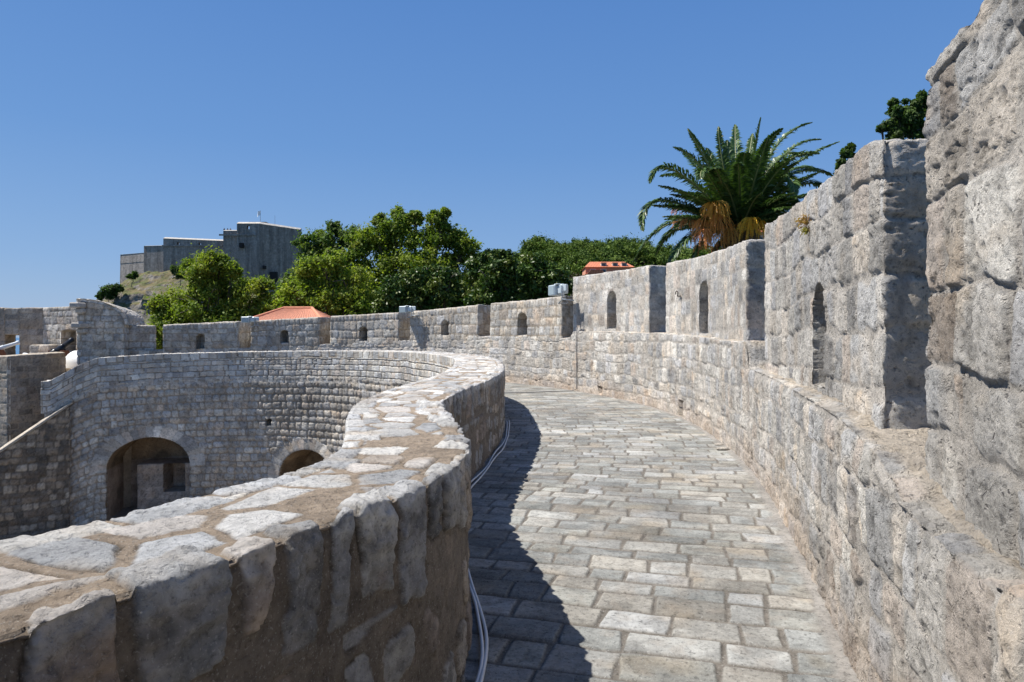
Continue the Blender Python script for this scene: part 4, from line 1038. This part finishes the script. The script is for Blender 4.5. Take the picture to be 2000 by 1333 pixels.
def tree(name,label,cat,clumps,D,cols,mat,size,per=9,n=260,ground=-9,trunk_px=None,group=None,seed=0,bark=None,sub=.42,tr=.28):
    """clumps: (px,py,rpx,depth offset in m)"""
    rng=np.random.default_rng(seed+5)
    big=[]
    for px,py,rp,dd in clumps:
        c=at(px,py,D+dd); big.append((np.array(c),rp/1333.3*(D+dd)))
    tx=trunk_px if trunk_px else sum(c[0] for c in clumps)/len(clumps)
    x0=(tx-1000)/1333.3*D; root=empty(name,(x0,D,ground),label=label,cat=cat,group=group); o=np.array(root.location)
    cent=[];rad=[]
    for c,r in big:
        k=int(per*2.1*max(1,(r/1.6))**1.7)
        d=rng.normal(size=(k,3)); d/=np.linalg.norm(d,axis=1,keepdims=True)
        q=(rng.random(k)**.45)*1.08
        rr=r*sub*(.5+.7*rng.random(k))*min(1,1.7/r)**.35
        cent.append(c+d*(q*(r-rr*.55))[:,None]); rad.append(rr)
    cent=np.vstack(cent);rad=np.concatenate(rad)
    V,Q,cc=leaves(cent-o,rad,int(n*.62),size*1.22,cols,rng)
    mesh_obj('crown',V,Q,mat,root,col=cc,smooth=False)
    mb=MB(); r=random.Random(seed); top=max(b[0][2] for b in big)-ground; mid=top*.42
    tp=[(0,0,-.5),(.1*r.uniform(-1,1),0,mid*.3),(.3*r.uniform(-1,1),.1,mid*.7),(.4*r.uniform(-1,1),.2,mid)]
    mb.tube(tp,[tr*1.5,tr*1.1,tr,tr*.85],10)
    for c,rr in big:
        e=Vector(c-o); s=Vector(tp[3]) if e.z>mid else Vector((tp[2][0],tp[2][1],min(tp[2][2],e.z*.7)))
        m1=s.lerp(e,.5)+Vector((r.uniform(-.4,.4),r.uniform(-.4,.4),-.1*abs(e.x)))
        mb.tube([s,m1,e],[tr*.7,tr*.4,tr*.15],7)
        for q in range(5):
            f=e+Vector((r.uniform(-1,1),r.uniform(-1,1),r.uniform(-.4,1)))*rr*.8; mb.tube([m1.lerp(e,r.random()),e.lerp(f,.5)+Vector((0,0,.1)),f],[tr*.2,tr*.12,tr*.05],5)
    mb.build('trunk',bark or M_bark,root,True)
    return root
tree('deciduous_tree','mid green leafy tree standing alone in front of the fort and its rock','tree',
  [(418,530,42,0),(385,545,38,-1),(345,590,40,0),(450,560,48,1),(490,590,45,0),(400,600,55,-1),(470,625,50,0),(350,630,40,0),(430,512,18,0),(512,560,22,1),(525,620,28,0),(370,525,18,0),(456,528,20,0),(320,600,26,0),(335,645,38,0),(500,635,45,0),(440,640,50,-1),(315,640,26,1),(530,645,36,0)],44,GREEN*1.05,M_leaf,.085,seed=1,trunk_px=425,n=330)
tree('deciduous_tree','dark bluish green tree rising beside the right end of the fort','tree',
  [(640,470,38,0),(600,480,28,0),(690,462,34,0),(620,520,45,0),(670,520,50,0),(725,468,28,1),(655,447,18,0),(590,530,26,0),(585,570,25,0)],66,MID*1.15,M_leaf,.12,seed=2,trunk_px=650,n=240)
tree('deciduous_tree','tallest bright green tree with two ragged peaks in the middle of the grove','tree',
  [(780,450,42,0),(782,420,17,0),(850,455,40,0),(847,424,14,0),(740,470,45,0),(885,470,30,1),(820,500,60,-1),(750,520,60,0),(885,520,40,1),(910,482,24,0),(925,510,18,0),(690,510,40,0),(860,440,22,0),(812,425,14,0),(830,560,60,0),(700,480,26,0),(880,555,60,0),(760,580,60,1),(742,432,14,0),(870,415,9,0)],52,GREEN,M_leaf,.10,seed=3,trunk_px=800,n=330)
tree('deciduous_tree','broad dull green tree filling the low background between the bright trees and the glossy ones','tree',
  [(560,600,50,0),(620,590,55,0),(690,590,55,0),(760,600,55,0),(830,600,55,0),(900,600,55,0),(960,595,50,0),(1020,590,48,0),(1080,580,40,0),(1000,545,34,0),(1060,535,26,0),(930,560,40,0),(560,560,26,0)],62,MID,M_leaf,.15,seed=22,trunk_px=860,n=260,sub=.5)
tree('deciduous_tree','yellow-green bushy tree over the red tiled roof','tree',
  [(600,540,38,0),(640,530,42,0),(690,550,48,0),(570,570,30,0),(625,580,50,0),(700,600,50,0),(655,505,22,0),(740,590,30,0),(580,600,30,0),(545,590,24,1),(545,620,26,0),(600,625,40,0),(670,625,45,0),(730,625,40,0)],46.5,GREEN*1.25,M_leaf,.09,seed=4,trunk_px=650,n=330)
tree('evergreen_tree','dark glossy-leaved evergreen right of the tallest bright tree','tree',
  [(780,565,38,0),(820,550,36,0),(870,560,42,0),(760,590,30,0),(830,590,42,0),(905,590,40,0),(930,530,26,0),(955,505,18,0)],38.5,GLOSS,M_gloss,.085,seed=5,trunk_px=840,n=330,per=12)
tree('evergreen_tree','dark glossy-leaved evergreen nearest the tall stretch of battlement','tree',
  [(985,520,34,0),(1030,535,38,0),(960,555,40,0),(1075,545,32,0),(1010,580,42,0),(1105,560,22,1),(975,500,14,0),(940,590,32,0),(1060,580,34,0),(1045,515,20,0)],37,GLOSS,M_gloss,.085,seed=6,trunk_px=1020,n=330,per=12)
tree('leafy_bush','small brownish bush just left of the distant orange house','bush',[(1120,548,16,0),(1138,556,13,0),(1145,545,7,0)],48,np.array([(.07,.06,.03),(.06,.07,.02)]),M_leaf,.08,seed=7,n=200)
tree('round_bush','bright low bush in the gap left of the first battlement block','bush',[(308,672,20,0),(322,650,18,0),(300,645,14,0)],39,GREEN,M_leaf,.08,seed=8,n=200)
tree('dark_shrub','dark shrub on the seaward slope left of the rock','shrub',[(213,571,16,0),(228,563,12,0),(198,578,9,0)],178,DARK*1.2,M_leaf,.25,seed=9,n=200,ground=9,tr=.08)
tree('dark_shrub','round dark shrub against the foot of the fort curtain','shrub',[(352,530,15,0),(365,536,12,0),(340,528,8,0)],176,DARK*1.1,M_leaf,.25,seed=10,n=160,ground=15,tr=.08)
tree('dark_shrub','small dark shrub below the left bastion of the fort','shrub',[(262,538,8,0),(253,540,5,0)],176,DARK*1.2,M_leaf,.22,seed=11,n=140,ground=15,tr=.08)
tree('evergreen_tree','dark tree showing above the near merlons at the upper right','tree',
  [(1752,222,22,0),(1780,212,20,0),(1770,240,28,0),(1735,243,13,0),(1722,252,8,0),(1745,203,9,0),(1790,236,22,0),(1850,260,80,0),(1655,300,13,0),(1642,318,9,0),(1662,287,6,0),(1640,330,7,0),(1668,312,10,0),(1700,350,40,0),(1780,380,110,1),(1812,200,20,0),(1800,190,10,0),(1745,262,20,0),(1790,262,26,0),(1765,228,20,1),(1650,332,16,0),(1672,330,14,0)],19,DARK*1.3,M_leaf,.042,seed=12,trunk_px=1830,n=200,per=9,sub=.34,ground=-9,tr=.05)

# hillside pines
def build_pines():
    rng=np.random.default_rng(4); protos=[]
    for k in range(3):
        cent=[];rad=[]
        for i in range(26):
            a=rng.random()*2*PI; q=math.sqrt(rng.random())*3.5; cent.append((math.cos(a)*q,math.sin(a)*q,(3.0 if i%3==0 else 5.0)+2.6*(1-(q/4.0)**2)+rng.normal()*.4)); rad.append(1.0+.8*rng.random())
        V,Q,cc=leaves(np.array(cent),np.array(rad),130,.30,np.array([(.10,.15,.028),(.13,.18,.032),(.075,.12,.028)]),rng,up=.5,flat=.6)
        mb=MB(); mb.tube([(0,0,-1),(.1,0,2.5),(0,.1,5.2)],[.3,.24,.16],7)
        for c in cent[:7]: mb.tube([(0,0,3.6),(c[0]*.5,c[1]*.5,4.7),c],[.12,.08,.04],5)
        root=empty('pine_tree',(0,0,0)); mesh_obj('crown',V,Q,M_pine,root,col=cc,smooth=False); mb.build('trunk',M_bark,root,True); protos.append(root)
    pts=[]; tries=0
    while len(pts)<210 and tries<9000:
        tries+=1; x=rng.uniform(-30,150); y=rng.uniform(135,300)
        px=1000+1333.3*x/y
        if px<985 or px>1420: continue
        if any((x-a)**2+(y-b)**2<4.6**2*(1 if y<230 else .8) for a,b in pts): continue
        if 8<x<42 and 128<y<162: continue
        pts.append((x,y))
    pts.sort(key=lambda p:p[1])
    for i,(x,y) in enumerate(pts):
        r=protos[i] if i<3 else copy_tree(protos[i%3])
        z=float(hill_h(np.array([x]),np.array([y]))[0]); s=.85+.5*rng.random()
        r.location=(x,y,z-.6); r.rotation_euler=(0,0,rng.random()*6.28); r.scale=(s,s,s*(.9+.3*rng.random()))
        tag(r,'rounded green pine among the many covering the hill behind the battlement','pine tree','pines on the wooded hill')
build_pines()

# ------------------------------------------------------------------ houses
def tile_mat(name,base,scale):
    m,nt,b=new_mat(name); tc=N_(nt,'ShaderNodeTexCoord').outputs['Object']
    w=N_(nt,'ShaderNodeTexWave',wave_type='BANDS',bands_direction='X'); w.inputs['Scale'].default_value=scale; w.inputs['Distortion'].default_value=.4; nt.links.new(tc,w.inputs[0])
    c=mix_n(nt,base,tuple(x*.5 for x in base),ramp_n(nt,w.outputs['Fac'],[(.0,1.),(.45,0.)])); c=mix_n(nt,c,ramp_n(nt,noise_n(nt,tc,3,6,.7),[(.35,.7),(.65,1.15)]),1.,'MULTIPLY')
    nt.links.new(c,b.inputs['Base Color']); b.inputs['Roughness'].default_value=.85
    return m
M_tile=tile_mat('terracotta_tiles',(.52,.17,.08),1.6); M_tile2=tile_mat('far_terracotta',(.60,.20,.10),.9)
M_salmon=plain_mat('salmon_render',(.60,.27,.17),.9,0,.08,1); M_cream=plain_mat('cream_render',(.6,.55,.45),.9,0,.1,1); M_glass=plain_mat('window_glass',(.05,.07,.09),.2)
def hip_roof(w,d,h,inset,th=.12):
    V=[(-w/2,-d/2,0),(w/2,-d/2,0),(w/2,d/2,0),(-w/2,d/2,0),(-w/2+inset,0,h),(w/2-inset,0,h)]
    return V,[(0,1,5,4),(2,3,4,5),(1,2,5),(3,0,4),(3,2,1,0)]
def build_houses():
    # near red roof just over the wall
    D=41.0; c=at(582,622,D); w=4.4; h=zz(604,D)-c.z+.28
    r=empty('tiled_house',(c.x,c.y,-9),label='small house of which only the red tiled hip roof shows over the battlement',cat='house')
    zr=c.z+9-.28
    MB().box((0,0,zr/2-.05),(w-.5,4.4,zr-.1)).build('wall',M_cream,r)
    # tile courses: real corrugation
    V=[];F=[]
    def slope(P0,P1,P2,P3,nx,ny):
        P0,P1,P2,P3=[Vector(p) for p in (P0,P1,P2,P3)]; nrm=(P1-P0).cross(P3-P0).normalized(); base=len(V)
        for i in range(nx+1):
            for j in range(ny+1):
                u=i/nx;t=j/ny; p=P0.lerp(P1,u).lerp(P3.lerp(P2,u),t); p=p+nrm*(.05*abs(math.sin(i*PI/4))+.03*(1-(j*1.0%3)/3)); V.append(p)
        for i in range(nx):
            for j in range(ny): a=base+i*(ny+1)+j; F.append((a,a+ny+1,a+ny+2,a+1))
    a=w/2; dd=2.6; ins=1.35
    slope((-a,-dd,zr),(a,-dd,zr),(a-ins,0,zr+h),(-a+ins,0,zr+h),100,21); slope((a,dd,zr),(-a,dd,zr),(-a+ins,0,zr+h),(a-ins,0,zr+h),100,21)
    slope((-a,dd,zr),(-a,-dd,zr),(-a+ins,0,zr+h),(-a+ins+.01,0,zr+h),100,21); slope((a,-dd,zr),(a,dd,zr),(a-ins+.01,0,zr+h),(a-ins,0,zr+h),100,21)
    rf=mesh_obj('roof',V,F,plain_mat('roof_tiles',(.46,.19,.115),.85,0,.25,6),r,smooth=True)
    mb=MB()
    for p,q in (((-a,-dd,zr),(-a+ins,0,zr+h)),((a,-dd,zr),(a-ins,0,zr+h)),((-a+ins,0,zr+h),(a-ins,0,zr+h))): mb.tube([Vector(p)+Vector((0,0,.06)),Vector(q)+Vector((0,0,.06))],.09,8)
    mb.build('ridge_tiles',plain_mat('ridge_tiles',(.62,.25,.14),.85,0,.2,6),rf)
    # orange house on the hill
    D=150.; c=at(1190,527,D); w=11.0
    r=empty('orange_house',(c.x,c.y,c.z-7),label='salmon orange house with dormer windows at the foot of the wooded hill',cat='house'); 
    MB().box((0,3.5,3.5),(w-.6,7,8.0)).build('wall',M_salmon,r)
    V,F=hip_roof(w,8.4,1.6,1.6); rf=mesh_obj('roof',[(x,y+3.5,z+7.5) for x,y,z in V],F,M_tile2,r,smooth=False)
    for x in (-1.2,1.3,3.3):
        d=MB(); d.prism([(-.6,0),(.6,0),(.6,.85),(-.6,.85)],0,1.8,(x,.0,7.55)); do=d.build('dormer',plain_mat('dormer_cheek',(.62,.55,.48)),r)
        MB().prism([(-.62,.85),(.62,.85),(.62,1.0),(-.62,1.0)],-.15,2.2,(x,.0,7.55)).build('dormer_roof',M_tile2,do)
        MB().box((x,-.03,8.0),(.8,.05,.6)).build('pane',M_glass,do)
    for x,z in ((-3.6,6.6),(-1.3,6.6),(-1.5,4.9),(1,4.9),(3.4,4.9),(-3.6,4.2),(1.5,6.15),(3.6,6.15)):
        f=MB().box((x,-.03,z),(1.3,.1,1.1)).build('window',plain_mat('white_frame',(.7,.68,.62)),r); MB().box((x,-.09,z),(1.05,.04,.85)).build('pane',M_glass,f)
    # wing in front
    MB().box((-3.2,-1.5,2.4),(3.6,3,6.6)).build('wing',M_salmon,r)
    MB().prism([(-2.1,0),(2.1,0),(1.2,.9),(-1.2,.9)],-3.3,.4,(-3.2,0,5.72)).build('wing_roof',M_tile2,r)
    MB().box((-3.2,-3.03,4.9),(1.8,.06,.8)).build('wing_window',M_glass,r)
    # house glimpsed behind the palm
    D=70.; c=at(1508,430,D)
    r=empty('far_house',(c.x,c.y,-9),label='house glimpsed through the lower right fronds of the palm',cat='house'); z=c.z+9
    MB().box((0,3,z/2-.6),(5.6,6,z-1.2)).build('wall',plain_mat('pinkish_render',(.62,.42,.34)),r)
    V,F=hip_roof(6.4,6.8,1.5,1.8); mesh_obj('roof',[(x,y+3,q+z-1.25) for x,y,q in V],F,M_tile2,r,smooth=False)
    for x in (-1.5,1.4): MB().box((x,-.03,z-2.4),(1.0,.1,1.3)).build('window',M_glass,r)
build_houses()

# ------------------------------------------------------------------ palm
def build_palm():
    D=24.0; c=at(1447,455,D); root=empty('palm_tree',(c.x,c.y,-9),label='big date palm with arching fronds and orange fruit stalks behind the battlement',cat='palm')
    o=Vector(root.location); rng=random.Random(3); nr=np.random.default_rng(3)
    mb=MB(); zt=c.z+9; n=26; pts=[(.12*math.sin(i*.3),0,zt*i/(n-1)) for i in range(n)]; mb.tube(pts,[.42+.03*(i%2)+(.12 if i>n-4 else 0) for i in range(n)],14)
    mb.build('trunk',plain_mat('palm_trunk',(.15,.10,.06),.95,0,.35,9,.03),root,False)
    stub=MB()
    for i in range(70):
        a=rng.random()*6.28; z=zt-1.3+1.3*rng.random(); d=Vector((math.cos(a),math.sin(a),.9)); p=Vector((0,0,z))+Vector((d.x,d.y,0))*.4; stub.tube([p,p+d*.3],[.07,.035],5)
    stub.build('leaf_stubs',plain_mat('leaf_stubs',(.30,.19,.07),.9),root)
    def frond(base,tip,ctrl,wid_=.42,cols=None,nl=85,dead=False,droop=.32):
        b0,b1,b2=[np.array(q,float) for q in (base,ctrl,tip)]
        t=np.linspace(0,1,nl)[:,None]; P=(1-t)**2*b0+2*t*(1-t)*b1+t*t*b2; T=2*(1-t)*(b1-b0)+2*t*(b2-b1); T/=np.linalg.norm(T,axis=1,keepdims=True)
        side=np.cross(T,np.array([0,0,1.])); l=np.linalg.norm(side,axis=1,keepdims=True); side=np.where(l>.15,side/(l+1e-9),np.array([1,0,0.])); 
        # keep one consistent side vector
        m=side.mean(0); m/=np.linalg.norm(m)+1e-9; side=side*.5+m*.5; side-=T*(side*T).sum(1,keepdims=True); side/=np.linalg.norm(side,axis=1,keepdims=True)
        up=np.cross(side,T); tt=t[:,0]
        L=wid_*np.clip(np.sin(PI*np.clip(tt*.93+.07,0,1))**.55,0,1)*np.clip((tt-.08)/.1,0.15,1)*(1-.45*tt)
        Vs=[];Cs=[]
        for sg in (-1,1):
            for rep in (0,1):
                j=nr.normal(size=(nl,3))*.10
                Dv=side*sg*.80+T*(.62+.3*t)+up*(.38 if rep else .12)+j; Dv/=np.linalg.norm(Dv,axis=1,keepdims=True)
                Ln=L*(.8+.35*nr.random(nl)); off=T*(.02*rep)
                a=P+off; mid=a+Dv*Ln[:,None]*.5; e=a+Dv*Ln[:,None]+np.array([0,0,-1.])*(droop*Ln)[:,None]
                w=np.cross(Dv,up+j*3); w/=np.linalg.norm(w,axis=1,keepdims=True)+1e-9; w*=.032
                Vs.append(np.stack([a,mid+w,e,mid-w],1))
                cc=cols[nr.integers(0,len(cols),nl)]*(.75+.5*nr.random(nl))[:,None]; Cs.append(np.repeat(cc[:,None],4,1))
        V=np.concatenate(Vs).reshape(-1,3); Cc=np.concatenate(Cs).reshape(-1,3); Q=np.arange(len(V)).reshape(-1,4)
        f=mesh_obj('frond',V-np.array(o),Q,M_palm,root,col=Cc,smooth=False)
        k=np.linspace(0,nl-1,14).astype(int); mbb=MB().tube([Vector(P[i])-o for i in k],[.038*(1-.75*i/nl)+.006 for i in k],6)
        mbb.build('rachis',M_rach,f,True)
    COL=np.array([(.06,.115,.028),(.08,.14,.035),(.05,.10,.03),(.10,.16,.04)]); LC=np.array([(.10,.17,.045),(.13,.20,.06)]); DEAD=np.array([(.16,.10,.05),(.12,.075,.04)])
    key=[((1315,288),(1380,330),.3),((1343,252),(1395,345),-.6),((1403,248),(1410,340),-.4),((1436,244),(1436,330),1.2),((1486,230),(1470,330),-.2),((1528,252),(1480,310),-1.1),
         ((1586,240),(1500,290),.3),((1604,273),(1520,300),1.0),((1640,277),(1520,340),-.5),((1600,300),(1515,320),-1.0),((1628,345),(1540,330),1.0),((1600,335),(1530,330),1.4),
         ((1270,358),(1310,315),-.5),((1290,345),(1350,350),1.3),((1256,452),(1275,375),-.6),((1235,515),(1310,420),.4),((1335,300),(1370,340),1.5),((1300,545),(1345,450),-.8),((1330,560),(1385,450),.5),
         ((1550,392),(1540,330),-1.4),((1560,420),(1520,350),-.5),((1368,350),(1378,330),-1.6),((1440,320),(1445,330),-1.8),((1500,270),(1480,330),-1.5),((1455,300),(1450,320),-1.0),((1395,330),(1400,330),-1.7),((1622,380),(1560,350),.3),
         ((1590,440),(1540,380),-.8),((1280,500),(1330,430),1.2),((1560,300),(1500,320),.8),((1420,275),(1425,340),.6),((1510,300),(1475,330),.9),((1470,262),(1460,330),1.0),((1380,290),(1400,340),1.1)]
    for i,((tx,ty),(cx,cy),dd) in enumerate(key):
        a=math.atan2(-(ty-455),tx-1447); bx=1447+math.cos(a)*10; by=452-math.sin(a)*6
        base=at(bx,by,D-.12*dd); tip=at(tx,ty,D+dd*1.5); ct=at(cx,cy,D+dd*.9); md=(base+tip)/2; ct=md+(ct-md)*(1.45 if abs(tx-1447)>70 else 1.1)+Vector((0,0,.12))
        frond(base,tip,ct,.60 if i%3 else .68,LC if i in (8,9,11,19,3) else COL)
    for i in range(40):      # crown filled out towards and away from the walk
        a=rng.random()*6.28; el=rng.uniform(.25,1.35); L=rng.uniform(2.3,3.4)
        h=Vector((math.cos(a),math.sin(a),0)); b=Vector(c)+h*.15
        ct=b+h*math.cos(el)*L*.55+Vector((0,0,math.sin(el)*L*.62)); tip=b+h*(math.cos(el)*L+.35)+Vector((0,0,math.sin(el)*L*.95-.5)); frond(b,tip,ct,.55,COL)
    for (tx,ty),(cx,cy),dd in (((1560,470),(1525,400),.2),((1530,460),(1510,410),-.8),((1580,430),(1550,395),.8),((1545,500),(1505,420),.6),((1385,530),(1390,460),-.8)):
        frond(at(1455,450,D),at(tx,ty,D+dd),at(cx,cy,D+dd*.5),.30,DEAD,60,True,.7)
    # fruit stalks: a bent stem and a broom of hanging strands with dates
    def cluster(px,py,w,h,dd,cols,n,label=None):
        st=Vector(c)+Vector((0,0,-.05)); hd=at(px,py-h*.42,D+dd); st2=st.lerp(hd,.5)+Vector((0,0,.22))
        s=MB().tube([st-o,st2-o,hd-o],[.03,.026,.02],6)
        so=s.build('fruit_stalk',plain_mat('orange_stalk',(.60,.24,.03),.6),root,True)
        q=MB(); fr=[]
        for i in range(int(n*.55)):
            a=rng.random()*6.28; rr=math.sqrt(rng.random())*w*.62*D/1333.3; hh=h*D/1333.3*rng.uniform(.6,1.05)
            p0=hd+Vector((rng.uniform(-.05,.05),rng.uniform(-.05,.05),0)); p1=hd+Vector((math.cos(a)*rr,math.sin(a)*rr,hh*rng.uniform(-.05,.16))); p2=hd+Vector((math.cos(a)*rr*1.15,math.sin(a)*rr*1.15,-hh*rng.uniform(.4,1)))
            pp=[p0.lerp(p1,t).lerp(p1.lerp(p2,t),t)-o for t in (0,.3,.6,.8,1)]; q.tube(pp,[.011,.010,.009,.008,.007],3,False)
            fr+=[pp[2].lerp(pp[4],rng.random())+Vector((rng.uniform(-.03,.03),rng.uniform(-.03,.03),0)) for _ in range(9)]
        q.build('strands',plain_mat('orange_strands',tuple(min(.9,x*1.35) for x in cols),.6,0,.25,5),so,False)
        V=[];F=[]
        for p in fr:
            b=len(V); s_=.015; V+=[p+Vector(d)*s_ for d in ((1,0,0),(0,1,0),(-1,0,0),(0,-1,0),(0,0,1.3),(0,0,-1.3))]
            F+=[(b+i,b+(i+1)%4,b+4) for i in range(4)]+[(b+(i+1)%4,b+i,b+5) for i in range(4)]
        mesh_obj('dates',V,F,plain_mat('dates',tuple(x*1.0 for x in cols),.5,0,.3,6),so,smooth=False)['kind']='stuff'
    cluster(1397,415,42,50,-1.1,(.70,.32,.04),170); cluster(1392,450,60,70,-.9,(.62,.25,.05),200); cluster(1345,440,46,34,-.2,(.52,.20,.05),80); cluster(1375,470,36,50,-1.3,(.55,.20,.04),90)
    cluster(1468,445,46,44,-1.3,(.80,.38,.03),190); cluster(1500,410,40,30,.5,(.40,.13,.04),60); cluster(1335,415,38,26,.4,(.30,.10,.07),50); cluster(1425,462,34,36,-1.0,(.45,.22,.04),90)
M_rach=plain_mat('frond_rib',(.18,.20,.07),.5,0,.1,4)
build_palm()

# ------------------------------------------------------------------ floodlights, cables, ironwork
M_lamp=plain_mat('pale_grey_metal',(.46,.52,.54),.45,.1,.06,5); M_lampin=plain_mat('lamp_glass',(.30,.36,.38),.15,0,.05,5); M_galv=plain_mat('galvanised_steel',(.35,.37,.38),.4,.6,.1,12)
def floodlight(px,py,D,k,label,rz):
    c=at(px,py,D); r=empty('floodlight',tuple(c),rz,label=label,cat='floodlight',group='floodlights on the battlement')
    MB().box((-.24*k,0,0),(.46*k,.36*k,.34*k),bev=.02).build('housing',M_lamp,r)
    g=MB().box((-.24*k,-.185*k,0),(.40*k,.012,.28*k)).build('glass',M_lampin,r)
    MB().box((.13*k,.05*k,.02*k),(.28*k,.26*k,.30*k),bev=.03).build('gear_box',M_lamp,r)
    MB().box((.39*k,-.02,.05*k),(.26*k,.05,.21*k),bev=.01).build('side_plate',M_lamp,r)
    MB().box((0,-.02,.185*k),(.24*k,.25*k,.03*k),bev=.008).build('lid',M_lamp,r)
    b=MB(); b.tube([(.28*k,-.05,.0),(.28*k,-.05,-.33*k),(.02*k,-.05,-.42*k),(.02*k,.25,-.42*k)],.022*k,8); b.box((.28*k,-.05,.0),(.07*k,.05,.10*k))
    b.tube([(.28*k,-.05,-.30*k),(.52*k,-.05,-.33*k),(.60*k,.2,-.36*k)],.02*k,8); b.build('bracket',M_galv,r)
    a=MB(); a.tube([(.2*k,-.02,.1*k),(.33*k,-.08,.12*k),(.36*k,-.08,-.02*k),(.45*k,-.05,-.25*k),(.50*k,.05,-.45*k)],.012*k,6); a.build('lead',M_galv,r)
    return r
for px,py,k,lab,off in ((1093,567,1.0,'pale grey floodlight on a bracket where the battlement steps up, largest of the three',-.30),(797,605,.82,'pale grey floodlight above the middle stretch of battlement over the parapet',-.25),(489,625,.80,'small pale grey floodlight farthest left on the battlement, beside the red roof',-.25)):
    s_,D_=OUT.hit(px,off); floodlight(px,py,D_,k,lab,math.atan2(np.interp(s_,OUT.s,OUT.ty),np.interp(s_,OUT.s,OUT.tx))+PI)
M_cable=plain_mat('white_cable',(.62,.63,.64),.5,0,.08,4); M_gcable=plain_mat('grey_cable',(.20,.19,.18),.6)
def cable():
    r=tag(empty('cable',tuple((*INP.pos(8,.05),0))),'pair of white cables lying on the paving along the foot of the low parapet','cable'); o=Vector(r.location)
    for q in (0,1):
        P=[]
        for s_ in np.arange(3.0,19,.12):
            w=.05+.035*q+.035*float(fbm((np.array([s_]),np.array([q*3.+.0]),np.array([0.])),.9,2,5)[0])+.02
            x,y=INP.pos(s_,w); P.append(Vector((float(x),float(y),.028+.012*math.sin(s_*3+q))) -o)
        MB().tube(P,.011,6).build('strand',M_cable,r,True)
cable()
def wall_cable():
    s_,D_=OUT.hit(1126,-.03); x,y=[float(v) for v in OUT.pos(s_,-.035)]
    zt=zz(640,D_); P=[Vector((x,y,zt)),Vector((x,y,1.2)),Vector((x+.01,y,.6)),Vector((x,y,.08))]
    for t in np.linspace(.05,1,12):
        a,b=OUT.pos(s_+.0-.0*t,-.04-2.9*t); P.append(Vector((float(a),float(b),.03+.0*t)))
    o=P[0].copy(); tag(MB().tube([p-o for p in P],.013,6).build('grey_cable',M_gcable,None,True,loc=tuple(o)),'thin dark cable running down the wall from the largest floodlight and across the paving','cable')
    s_,D_=OUT.hit(829,-.02); x,y=[float(v) for v in OUT.pos(s_,-.04)]; o=Vector((x,y,zz(622,D_)))
    tag(MB().tube([(0,0,0),(.01,0,-.5),(0,0,-1.0),(0,0,-1.8)],.012,6).build('grey_cable',M_gcable,None,True,loc=tuple(o)),'thin cable dropping down the far wall below the middle floodlight','cable')
wall_cable()
def ironwork():
    s_,D_=OUT.hit(1327,SB-.03); x,y=[float(v) for v in OUT.pos(s_,SB-.06)]
    tx,ty=float(np.interp(s_,OUT.s,OUT.tx)),float(np.interp(s_,OUT.s,OUT.ty)); nx,ny=ty,-tx
    P=[]
    for a in np.linspace(-.2,PI+1.2,14): P.append(Vector((tx*.075*math.cos(a)*1.1-nx*.03*1,ty*.075*math.cos(a)*1.1-ny*.03,.06*math.sin(a))))
    P.append(P[-1]+Vector((nx*.12,ny*.12,0)))
    tag(MB().tube(P,.011,6).build('iron_hook',plain_mat('rusty_iron',(.07,.05,.04),.8,.3),None,True,loc=(x,y,zz(574,D_))),'small curved iron hook fixed in the tall merlon left of its loophole','hook')
    for px,py,sz,l in ((1412,882,.05,'loose pale pebble lying by the foot of the right wall'),(1404,872,.035,'smaller loose stone chip beside the pebble at the foot of the right wall')):
        D_=H*1333.3/(py-659); c=at(px,py,D_); rng=np.random.default_rng(px); 
        u=np.linspace(0,2*PI,12,endpoint=False); V=[];F=[]
        for j in range(6):
            for i in range(12):
                t=PI*(j+.3)/6; V.append((sz*2*math.sin(t)*math.cos(u[i])*(1+.12*rng.normal()),sz*math.sin(t)*math.sin(u[i])*(1+.12*rng.normal()),sz*.6*math.cos(t)))
        for j in range(5):
            for i in range(12): F.append((j*12+i,(j+1)*12+i,(j+1)*12+(i+1)%12,j*12+(i+1)%12))
        F.append(tuple(range(11,-1,-1))[::-1]); F.append(tuple(range(60,72))[::-1])
        tag(mesh_obj('pebble',V,F,M_corb,loc=(c.x,c.y,sz*.5+.01),smooth=False),l,'pebble')
    # dressed stone at the ledge step
    s_,D_=OUT.hit(1438,-.02); 
ironwork()
def weed(px,py,D,label,k=1.):
    c=at(px,py,D); rng=np.random.default_rng(int(px))
    r=tag(empty('dry_weed',tuple(c)),label,'weed'); mb=MB()
    for i in range(26):
        d=Vector((-.5+rng.normal()*.5,rng.normal()*.6,.5+rng.normal()*.7)).normalized()*k*(.07+.08*rng.random()); mb.tube([(0,0,0),d*.6,d+Vector((0,0,-.02*k))],[.004*k,.003*k,.002*k],3)
    mb.build('stems',plain_mat('dry_stems',(.42,.24,.08),.9),r)
    v,q,cc=leaves(np.array([[-.05*k,0,.03*k],[-.02*k,0,-.06*k]]),np.array([.07*k,.06*k]),70,.018*k,np.array([(.35,.22,.07),(.30,.26,.10)]),rng); mesh_obj('leaves',v,q,M_leaf,r,col=cc,smooth=False)
s_,D_=OUT.hit(1577,SB-.02); weed(1577,438,D_,'small dry orange weed growing from a joint near the top of the tall merlon',.9)
